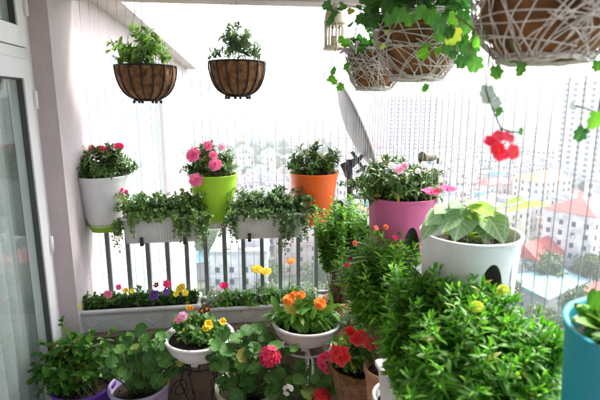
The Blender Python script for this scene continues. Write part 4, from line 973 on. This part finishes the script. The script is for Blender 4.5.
def roof_mesh(mb, w, d, z, kind, mat, o=.5, h=2.2):
    if kind == 'hip':
        W, D = w/2+o, d/2+o; rl = max(0, (w-d)/2)
        vs = [(-W, -D, z), (W, -D, z), (W, D, z), (-W, D, z), (-rl-.1, 0, z+h), (rl+.1, 0, z+h)]
        vs += [(x, y, z-.15) for x, y, _ in vs[:4]]
        mb.add(vs, [(0, 1, 5, 4), (1, 2, 5), (2, 3, 4, 5), (3, 0, 4), (6, 7, 1, 0), (7, 8, 2, 1), (8, 9, 3, 2), (9, 6, 0, 3), (9, 8, 7, 6)], mat, False)
    elif kind == 'gable':
        W, D = w/2+o, d/2+o
        vs = [(-W, -D, z), (W, -D, z), (W, D, z), (-W, D, z), (-W, 0, z+h), (W, 0, z+h)]
        mb.add(vs, [(0, 1, 5, 4), (2, 3, 4, 5), (1, 2, 5), (3, 0, 4), (3, 2, 1, 0)], mat, False)
    else:
        mb.box((-w/2-.1, -d/2-.1, z), (w/2+.1, d/2+.1, z+.25), mat)
        mb.box((-w/2, -d/2, z+.25), (w/2, -d/2+.2, z+.9), mat); mb.box((-w/2, d/2-.2, z+.25), (w/2, d/2, z+.9), mat)
        mb.box((-w/2, -d/2+.2, z+.25), (-w/2+.2, d/2-.2, z+.9), mat); mb.box((w/2-.2, -d/2+.2, z+.25), (w/2, d/2-.2, z+.9), mat)
        mb.box((w*.05, -d*.2, z+.25), (w*.35, d*.2, z+2.2), mat)
def windows(w, d, h, st=3.2, sp=2.6):
    out = []
    for fl_ in range(int(h/st)):
        z = .9+fl_*st
        for s, ln, ax_ in ((-1, w, 0), (1, w, 0), (-1, d, 1), (1, d, 1)):
            n_ = max(1, int(ln/sp))
            for i in range(n_):
                c = -ln/2+ln*(i+.5)/n_; out.append((s, ax_, c, z))
    return out
def winbox(mb, w, d, s, ax_, c, z, ww=1.1, wh=1.4, e=.04, mat=None):
    mat = mat or CM_['win']
    if ax_ == 0: y = s*d/2; mb.box((c-ww/2, min(y, y+s*e), z), (c+ww/2, max(y, y+s*e), z+wh), mat)
    else: x = s*w/2; mb.box((min(x, x+s*e), c-ww/2, z), (max(x, x+s*e), c+ww/2, z+wh), mat)
CS = 1.6
def near_house(loc, rz, w, d, h, wall, roofk, roofm, label, name='apartment_house', cat='building', rh=2.2, extra=None):
    w, d, h, rh = w*CS, d*CS, h*CS, rh*CS
    t = thing(name, loc, label, cat, rz=rz)
    mb = MB(); mb.box((-w/2, -d/2, 0), (w/2, d/2, h), CM_[wall])
    for k in range(1, int(h/3.2)+1): mb.box((-w/2-.12, -d/2-.12, k*3.2-.1), (w/2+.12, d/2+.12, k*3.2+.08), CM_[wall]) if k*3.2 < h-.3 else None
    mb.build('wall', t)
    mb = MB(); roof_mesh(mb, w, d, h, roofk, CM_[roofm], .7, rh); mb.build('roof', t)
    qq = random.Random(label); mb = MB()
    for i in range(3 if roofk == 'flat' else 0):
        mb = MB(); x, y = qq.uniform(-.3, .1)*w, qq.uniform(-.35, .35)*d; mb.lathe([(0, 0), (.8, 0), (.8, 1.5), (.3, 1.75), (0, 1.75)], CM_['tank'], (x, y, h+.6), 14); mb.build('roof_tank', t)
    for i in range(int(h/3.2)):
        if qq.random() < .8:
            mb = MB(); x = qq.choice((-.28, .0, .28))*w; z = i*3.2+.15; mb.box((x-1.9, -d/2-1.1, z), (x+1.9, -d/2-.13, z+.15), CM_[wall]); 
            for k in range(12): mb.box((x-1.9+k*.34, -d/2-1.1, z+.15), (x-1.84+k*.34, -d/2-1.04, z+1.1), CM_['win'])
            mb.box((x-1.9, -d/2-1.12, z+1.1), (x+1.9, -d/2-1.02, z+1.18), CM_['frame']); mb.build('balcony', t)
        if qq.random() < .8:
            mb = MB(); y = qq.uniform(-.4, .4)*d; mb.box((-w/2-.55, y-.45, i*3.2+1), (-w/2-.13, y+.45, i*3.2+1.7), CM_['frame']); mb.build('air_conditioner', t)
    Ws = [a for a in windows(w, d, h, 3.2, 3.4) if qq.random() < .86]
    Ws = [a for a in Ws if not (a[0] == 1 and a[1] == 0)][:98]
    for (s, ax_, c, z) in Ws:
        mb = MB(); winbox(mb, w, d, s, ax_, c, z, 1.45, 1.75, .05, CM_['frame']); winbox(mb, w, d, s, ax_, c, z+.13, 1.15, 1.45, .07); mb.build('window', t)
    return t
def gp(px, py, z=Z_G): return ptZ(px, py, z)
# hero houses on the right
g = gp(575, 283); near_house((g.x+5, g.y+7, Z_G), R(28), 10.5, 9, 13.2, 'w0', 'hip', 'red', 'white four storey house with red hipped roof right of the near white planter', rh=2.4)
g = gp(545, 283); near_house((g.x-2, g.y+3, Z_G), R(28), 9, 6, 5.4, 'w0', 'gable', 'red', 'low house with red gabled roof in front of the white four storey house', 'small_house', rh=2.6)
g = gp(505, 262); near_house((g.x+9, g.y+22, Z_G), R(20), 12, 9, 9.6, 'w1', 'flat', 'flat', 'cream flat roofed block left of the red hipped house')
g = gp(592, 320); near_house((g.x+9, g.y+3, Z_G), R(28), 11, 7, 3.6, 'w1', 'gable', 'red', 'low red roofed shed behind the teal planter rim', 'small_house', rh=1.6)
g = gp(545, 300); near_house((g.x-1, g.y, Z_G), R(28), 13, 8, 3.4, 'w2', 'gable', 'teal', 'long low shed with pale teal roof below the trees', 'shed', rh=.8)
g = gp(600, 270); near_house((g.x+19, g.y+17, Z_G), R(28), 12, 10, 16, 'w0', 'flat', 'flat', 'white five storey block at the right edge behind the hipped house')
g = gp(245, 330); near_house((g.x, g.y+20, Z_G), R(-6), 9, 12, 9.6, 'w0', 'flat', 'flat', 'white flat roofed building seen between the bars below the lime planter')
g = gp(110, 320); near_house((g.x-5, g.y+22, Z_G), R(8), 14, 10, 13, 'w0', 'flat', 'flat', 'pale block seen between the leftmost railing bars')
g = gp(300, 285); near_house((g.x+3, g.y+17, Z_G), R(4), 10, 10, 9.6, 'w3', 'flat', 'flat', 'pinkish block seen between the bars under the orange planter')
g = gp(545, 215); near_house((g.x+3, g.y+9, Z_G), R(15), 13, 10, 10, 'w1', 'hip', 'rust', 'cream house with orange hipped roof beyond the velvety leaves', rh=2.6)
def tower(px, pbot_dist, w, d, h, label, rz):
    r = ray(px, 100); r.z = 0; r.normalize(); p = r*pbot_dist
    t = thing('tower_block', (p.x, p.y, Z_G), label, 'building', 'tower blocks standing far off in the haze', rz)
    mb = MB(); mb.box((-w/2, -d/2, 0), (w/2, d/2, h), CM_['w0']); 
    for k in range(1, int(h/3.2)): mb.box((-w/2-.3, -d/2-.3, k*3.2-.25), (w/2+.3, d/2+.3, k*3.2+.15), CM_['w0'])
    for i in range(int(w/5)+1): x = -w/2+i*5; mb.box((x-.4, -d/2-.5, 0), (x+.4, -d/2-.31, h), CM_['w0'])
    mb.build('wall', t)
    mb = MB(); 
    for a in windows(w, d, h, 3.2, 5): winbox(mb, w, d, *a, 2.2, 1.5, .1, CM_['tint'])  # paler window colour and white walls paint in the fading through haze
    o = mb.build('window_bands', t); o['kind'] = 'stuff'
    mb = MB(); roof_mesh(mb, w*.7, d*.7, h, 'flat', CM_['flat']); mb.build('roof', t)
tower(412, 420, 40, 24, 55, 'hazy grid fronted tower block above the pink planter', R(-12))
tower(455, 650, 44, 24, 55, 'faint tower block beyond the middle wires above the pink trumpet blooms', R(-12))
tower(602, 330, 34, 24, 66, 'tall hazy tower block at the right edge of the picture', R(10))
tower(383, 800, 46, 24, 60, 'faintest tower block just right of the satellite dish', R(0))
# the rest of the city: one prototype per kind, copied
kinds = []
q = random.Random(77)
spec = [('small_house', 'w0', 'hip', 'red', 'red hipped roof house in the hazy city', 9, 8, 8), ('small_house', 'w1', 'gable', 'pinkroof', 'faded red gabled house in the hazy city', 8, 11, 7), ('apartment_house', 'w0', 'flat', 'flat', 'white flat roofed block in the hazy city', 9, 12, 13),
        ('apartment_house', 'w1', 'flat', 'flat', 'cream flat roofed block in the hazy city', 8, 13, 16), ('apartment_house', 'w2', 'flat', 'teal', 'grey block with teal roof in the hazy city', 12, 10, 10), ('small_house', 'w3', 'hip', 'pinkroof', 'pinkish hipped house in the hazy city', 11, 9, 9), ('apartment_house', 'w0', 'flat', 'flat', 'tall slim white block in the hazy city', 8, 9, 21), ('shed', 'w2', 'gable', 'teal', 'long teal roofed shed in the hazy city', 20, 9, 6)]
for (nm, w_, rk, rm, lb, w, d, h) in spec:
    mb = MB(); mb.box((-w/2, -d/2, 0), (w/2, d/2, h), CM_[w_]); roof_mesh(mb, w, d, h, rk, CM_[rm], .6, 2.3)
    mf = MB(); mf.v = list(mb.v); mf.f = list(mb.f); mf.m = list(mb.m); mf.sm = list(mb.sm); mf.mats = list(mb.mats)
    for a in windows(w, d, h):
        if q.random() < .85: winbox(mb, w, d, *a, q.choice((.9, 1.2, 1.7)), q.choice((1.2, 1.5, 2.0)), .06, CM_[q.choice(('win', 'win', 'win', 'teal'))])
        if q.random() < .15 and a[1] == 0: mb.box((a[2]-1.2, a[0]*d/2-.9, a[3]-.8), (a[2]+1.2, a[0]*d/2+.9, a[3]-.1), CM_[q.choice(('w0', 'frame', 'rust'))])
    if rk == 'flat': mb.lathe([(0, 0), (.7, 0), (.7, 1.6), (0, 1.8)], CM_['tank'], (-w*.25, -d*.2, h+.6), 12)
    for a in windows(w, d, h, 3.2, 4): winbox(mf, w, d, *a, 2.0, 1.5, .06)
    kinds.append((nm, lb, mb, w, d, mf))
heroes = [o.location.copy() for o in col.objects if o.name.split('.')[0] in ('apartment_house', 'small_house', 'shed', 'tower_block')]
protos = {}; placed = []; cnt = 0
trees_spots = []
far = MB()
for ring in range(58):
    D = 85*(1.049**ring)
    step = (13.0+D*.003)/D
    a = -21.0+q.uniform(0, 2)
    while a < 44:
        aa = R(a); x, y = D*math.sin(aa), D*math.cos(aa)
        x += q.uniform(-3, 3); y += q.uniform(-4, 4)
        a += math.degrees(step)*q.uniform(.9, 1.25)
        if min((Vector((x, y, Z_G))-h_).length for h_ in heroes) < 19: continue
        grn = math.sin(x*.013+1.2)*math.sin(y*.017+.5)+q.uniform(-.3, .3)
        if D < 160 and a < 18 and q.random() < .6: trees_spots.append((x, y)); continue
        if grn > .30 or q.random() < .09: trees_spots.append((x, y)); continue
        k = q.choices(range(8), (5, 4, 6, 4, 3, 3, 2 if D > 110 else 0, 1))[0]; nm, lb, kmb, w, d, mf = kinds[k]
        if cnt >= 285:
            s = q.uniform(.8, 1.2); zz = q.uniform(.6, 1.3); kmb = mf; ro = R(20)+q.choice((0, R(90))); cs, sn = math.cos(ro), math.sin(ro); o_ = len(far.v); 
            for mt in kmb.mats: far.mi(mt)
            far.v += [(x+(vx*cs-vy*sn)*s, y+(vx*sn+vy*cs)*s, Z_G+vz*zz) for vx, vy, vz in kmb.v]; far.f += [tuple(i+o_ for i in f) for f in kmb.f]; far.m += [far.mi(kmb.mats[m_]) for m_ in kmb.m]; far.sm += kmb.sm; cnt += 1; continue
        if k not in protos: o = kmb.build(nm); protos[k] = o
        else: o = protos[k].copy(); col.objects.link(o)
        s = q.uniform(.75, 1.05)
        o.location = (x, y, Z_G); o.rotation_euler.z = R(20)+q.choice((0, R(90)))+q.uniform(-.08, .08); o.scale = (s, s, q.uniform(.75, 1.25))
        tag(o, lb, 'building', lb.replace(' in the hazy city', 's seen through the wires').replace('house', 'houses').replace('housess', 'houses')); cnt += 1
tag(far.build('far_houses'), 'mass of small far houses fading into the white haze', 'buildings', kind='stuff')
mb = MB()
for i in range(1500):
    D = q.uniform(1250, 3000); aa = R(q.uniform(-22, 46)); x, y = D*math.sin(aa), D*math.cos(aa); w = q.uniform(8, 22); d = q.uniform(8, 18); h = q.choice((8, 11, 14, 18, 22)); 
    mb.box((x-w/2, y-d/2, Z_G), (x+w/2, y+d/2, Z_G+h), CM_[q.choice(('w0', 'w1', 'w2', 'w3'))]); mb.box((x-w/2-.4, y-d/2-.4, Z_G+h), (x+w/2+.4, y+d/2+.4, Z_G+h+.8), CM_[q.choice(('red', 'flat', 'flat', 'teal'))])
tag(mb.build('distant_city'), 'pale mass of distant city buildings fading into haze', 'buildings', kind='stuff')
# streets
mb = MB()
for k in range(-4, 9):
    a = R(20); c = Vector((k*46, 120, 0)); dv = Vector((-math.sin(a), math.cos(a), 0)); sv = Vector((math.cos(a), math.sin(a), 0))
    p0, p1 = c-dv*160, c+dv*900
    mb.add([(p-Vector((0, 0, 0))).to_tuple() for p in (Vector((*(p0-sv*3).xy, Z_G+.004)), Vector((*(p0+sv*3).xy, Z_G+.004)), Vector((*(p1+sv*3).xy, Z_G+.004)), Vector((*(p1-sv*3).xy, Z_G+.004)))], [(0, 1, 2, 3)], road, False)
struct(mb, 'street')
# trees
def tree_proto(seed, lf, R_, Hh):
    q = random.Random(seed); t = thing('leafy_tree', (0, 0, -200), 'x', 'tree')
    mb = MB(); mb.tube([(0, 0, 0), (q.uniform(-.3, .3), q.uniform(-.3, .3), Hh*.4), (q.uniform(-.5, .5), q.uniform(-.5, .5), Hh*.7)], .28, M['wood'], 8, .12)
    for i in range(6):
        a = TAU*i/6; mb.tube([(0, 0, Hh*.38), (math.cos(a)*R_*.35, math.sin(a)*R_*.35, Hh*.6), (math.cos(a)*R_*.65, math.sin(a)*R_*.65, Hh*.78)], .12, M['wood'], 6, .04)
    mb.build('trunk', t)
    mb = MB(); clumps = []
    for i in range(34):
        d = rdir(q); f = q.uniform(.45, 1); clumps.append((Vector((d.x*R_*f, d.y*R_*f, Hh*.68+d.z*Hh*.30*f)), q.uniform(.7, 1.5)*R_*.25))
    for c, r in clumps:
        for k in range(80):
            d = rdir(q); p = c+d*r*q.uniform(.6, 1.05); leaf(mb, p, rdir(q)+Vector((0, 0, -.2)), d+DN*.6, q.uniform(.35, .6), q.uniform(.22, .35), lf, 'oval', .2, .2, q)
    mb.build('crown', t); return t
TP = [tree_proto(1, LF['tree'], 3.6, 8.5), tree_proto(2, LF['tree2'], 3.2, 7), tree_proto(3, LF['tree'], 4.4, 10)]
used = [False]*3
for (px, py, k) in ((553, 296, 1), (566, 294, 1), (540, 291, 0), (585, 292, 2), (597, 288, 1), (531, 280, 0), (228, 330, 1), (262, 322, 1), (280, 330, 2), (205, 320, 0), (330, 310, 1), (312, 325, 0), (180, 330, 1), (345, 300, 0), (240, 300, 2), (150, 325, 0), (268, 296, 0), (355, 320, 1), (372, 310, 1)):
    g = gp(px, py); trees_spots.append((g.x, g.y, k))
TL = ['dark green leafy tree among the city houses', 'light green rounded tree among the city houses', 'tall broad dark tree among the city houses']
TGp = ['dark leafy trees among the city houses', 'light green trees among the city houses', 'tall broad trees among the city houses']
for s_ in sorted(trees_spots, key=lambda s: s[0]**2+s[1]**2)[:290]:
    x, y = s_[0], s_[1]; k = s_[2] if len(s_) > 2 else q.choices(range(3), (4, 3, 4))[0]
    if len(s_) < 3 and math.hypot(x, y) < 70: continue
    src = TP[k]
    if not used[k]: o = src; used[k] = True
    else:
        o = src.copy(); col.objects.link(o)
        for ch in list(src.children): c = ch.copy(); col.objects.link(c); c.parent = o
    o.location = (x, y, Z_G); o.rotation_euler.z = q.uniform(0, TAU); s = q.uniform(.9, 1.4); o.scale = (s, s, s); tag(o, TL[k], 'tree', TGp[k])

# ------------------------------------------------------------------ haze
mb = MB(); mb.box((-3480, -3480, Z_G-1.3), (3480, 3480, 16), M['pvc']); hz = mb.build('haze'); hz.data.materials.clear()
hm = bpy.data.materials.new('haze_air'); hm.use_nodes = True; nt = hm.node_tree; nt.nodes.clear()
out = nt.nodes.new('ShaderNodeOutputMaterial'); pv = nt.nodes.new('ShaderNodeVolumePrincipled'); pv.inputs['Color'].default_value = (.93, .95, .98, 1); pv.inputs['Density'].default_value = .00065; pv.inputs['Anisotropy'].default_value = .2
nt.links.new(pv.outputs[0], out.inputs['Volume']); hz.data.materials.append(hm); tag(hz, 'pale haze over the city', 'haze', kind='stuff')

# ------------------------------------------------------------------ light
w = bpy.data.worlds.new('World'); sc.world = w; w.use_nodes = True; nt = w.node_tree
sky = nt.nodes.new('ShaderNodeTexSky'); sky.sky_type = 'NISHITA'; sky.sun_disc = False; EL, AZ = 50, 62
sky.sun_elevation = R(EL); sky.sun_rotation = R(AZ); sky.air_density = .9; sky.dust_density = 3; sky.ozone_density = 1.0
bg = nt.nodes['Background']; hs = nt.nodes.new('ShaderNodeHueSaturation'); hs.inputs['Saturation'].default_value = .5; nt.links.new(sky.outputs[0], hs.inputs['Color']); nt.links.new(hs.outputs[0], bg.inputs['Color']); bg.inputs['Strength'].default_value = .15
sl = bpy.data.lights.new('sun', 'SUN'); sl.energy = 1.3; sl.angle = R(14); sl.color = (1, .96, .9); so = bpy.data.objects.new('sun', sl); col.objects.link(so)
dirv = Vector((math.sin(R(AZ))*math.cos(R(EL)), math.cos(R(AZ))*math.cos(R(EL)), math.sin(R(EL)))); so.rotation_euler = (-dirv).to_track_quat('-Z', 'Y').to_euler()

sc.render.engine = 'CYCLES'; sc.view_settings.view_transform = 'Standard'; sc.view_settings.look = 'None'; sc.view_settings.gamma = 1; sc.view_settings.exposure = 2.2
sc.cycles.max_bounces = 10; sc.cycles.diffuse_bounces = 5; sc.cycles.transparent_max_bounces = 12; sc.cycles.volume_bounces = 2
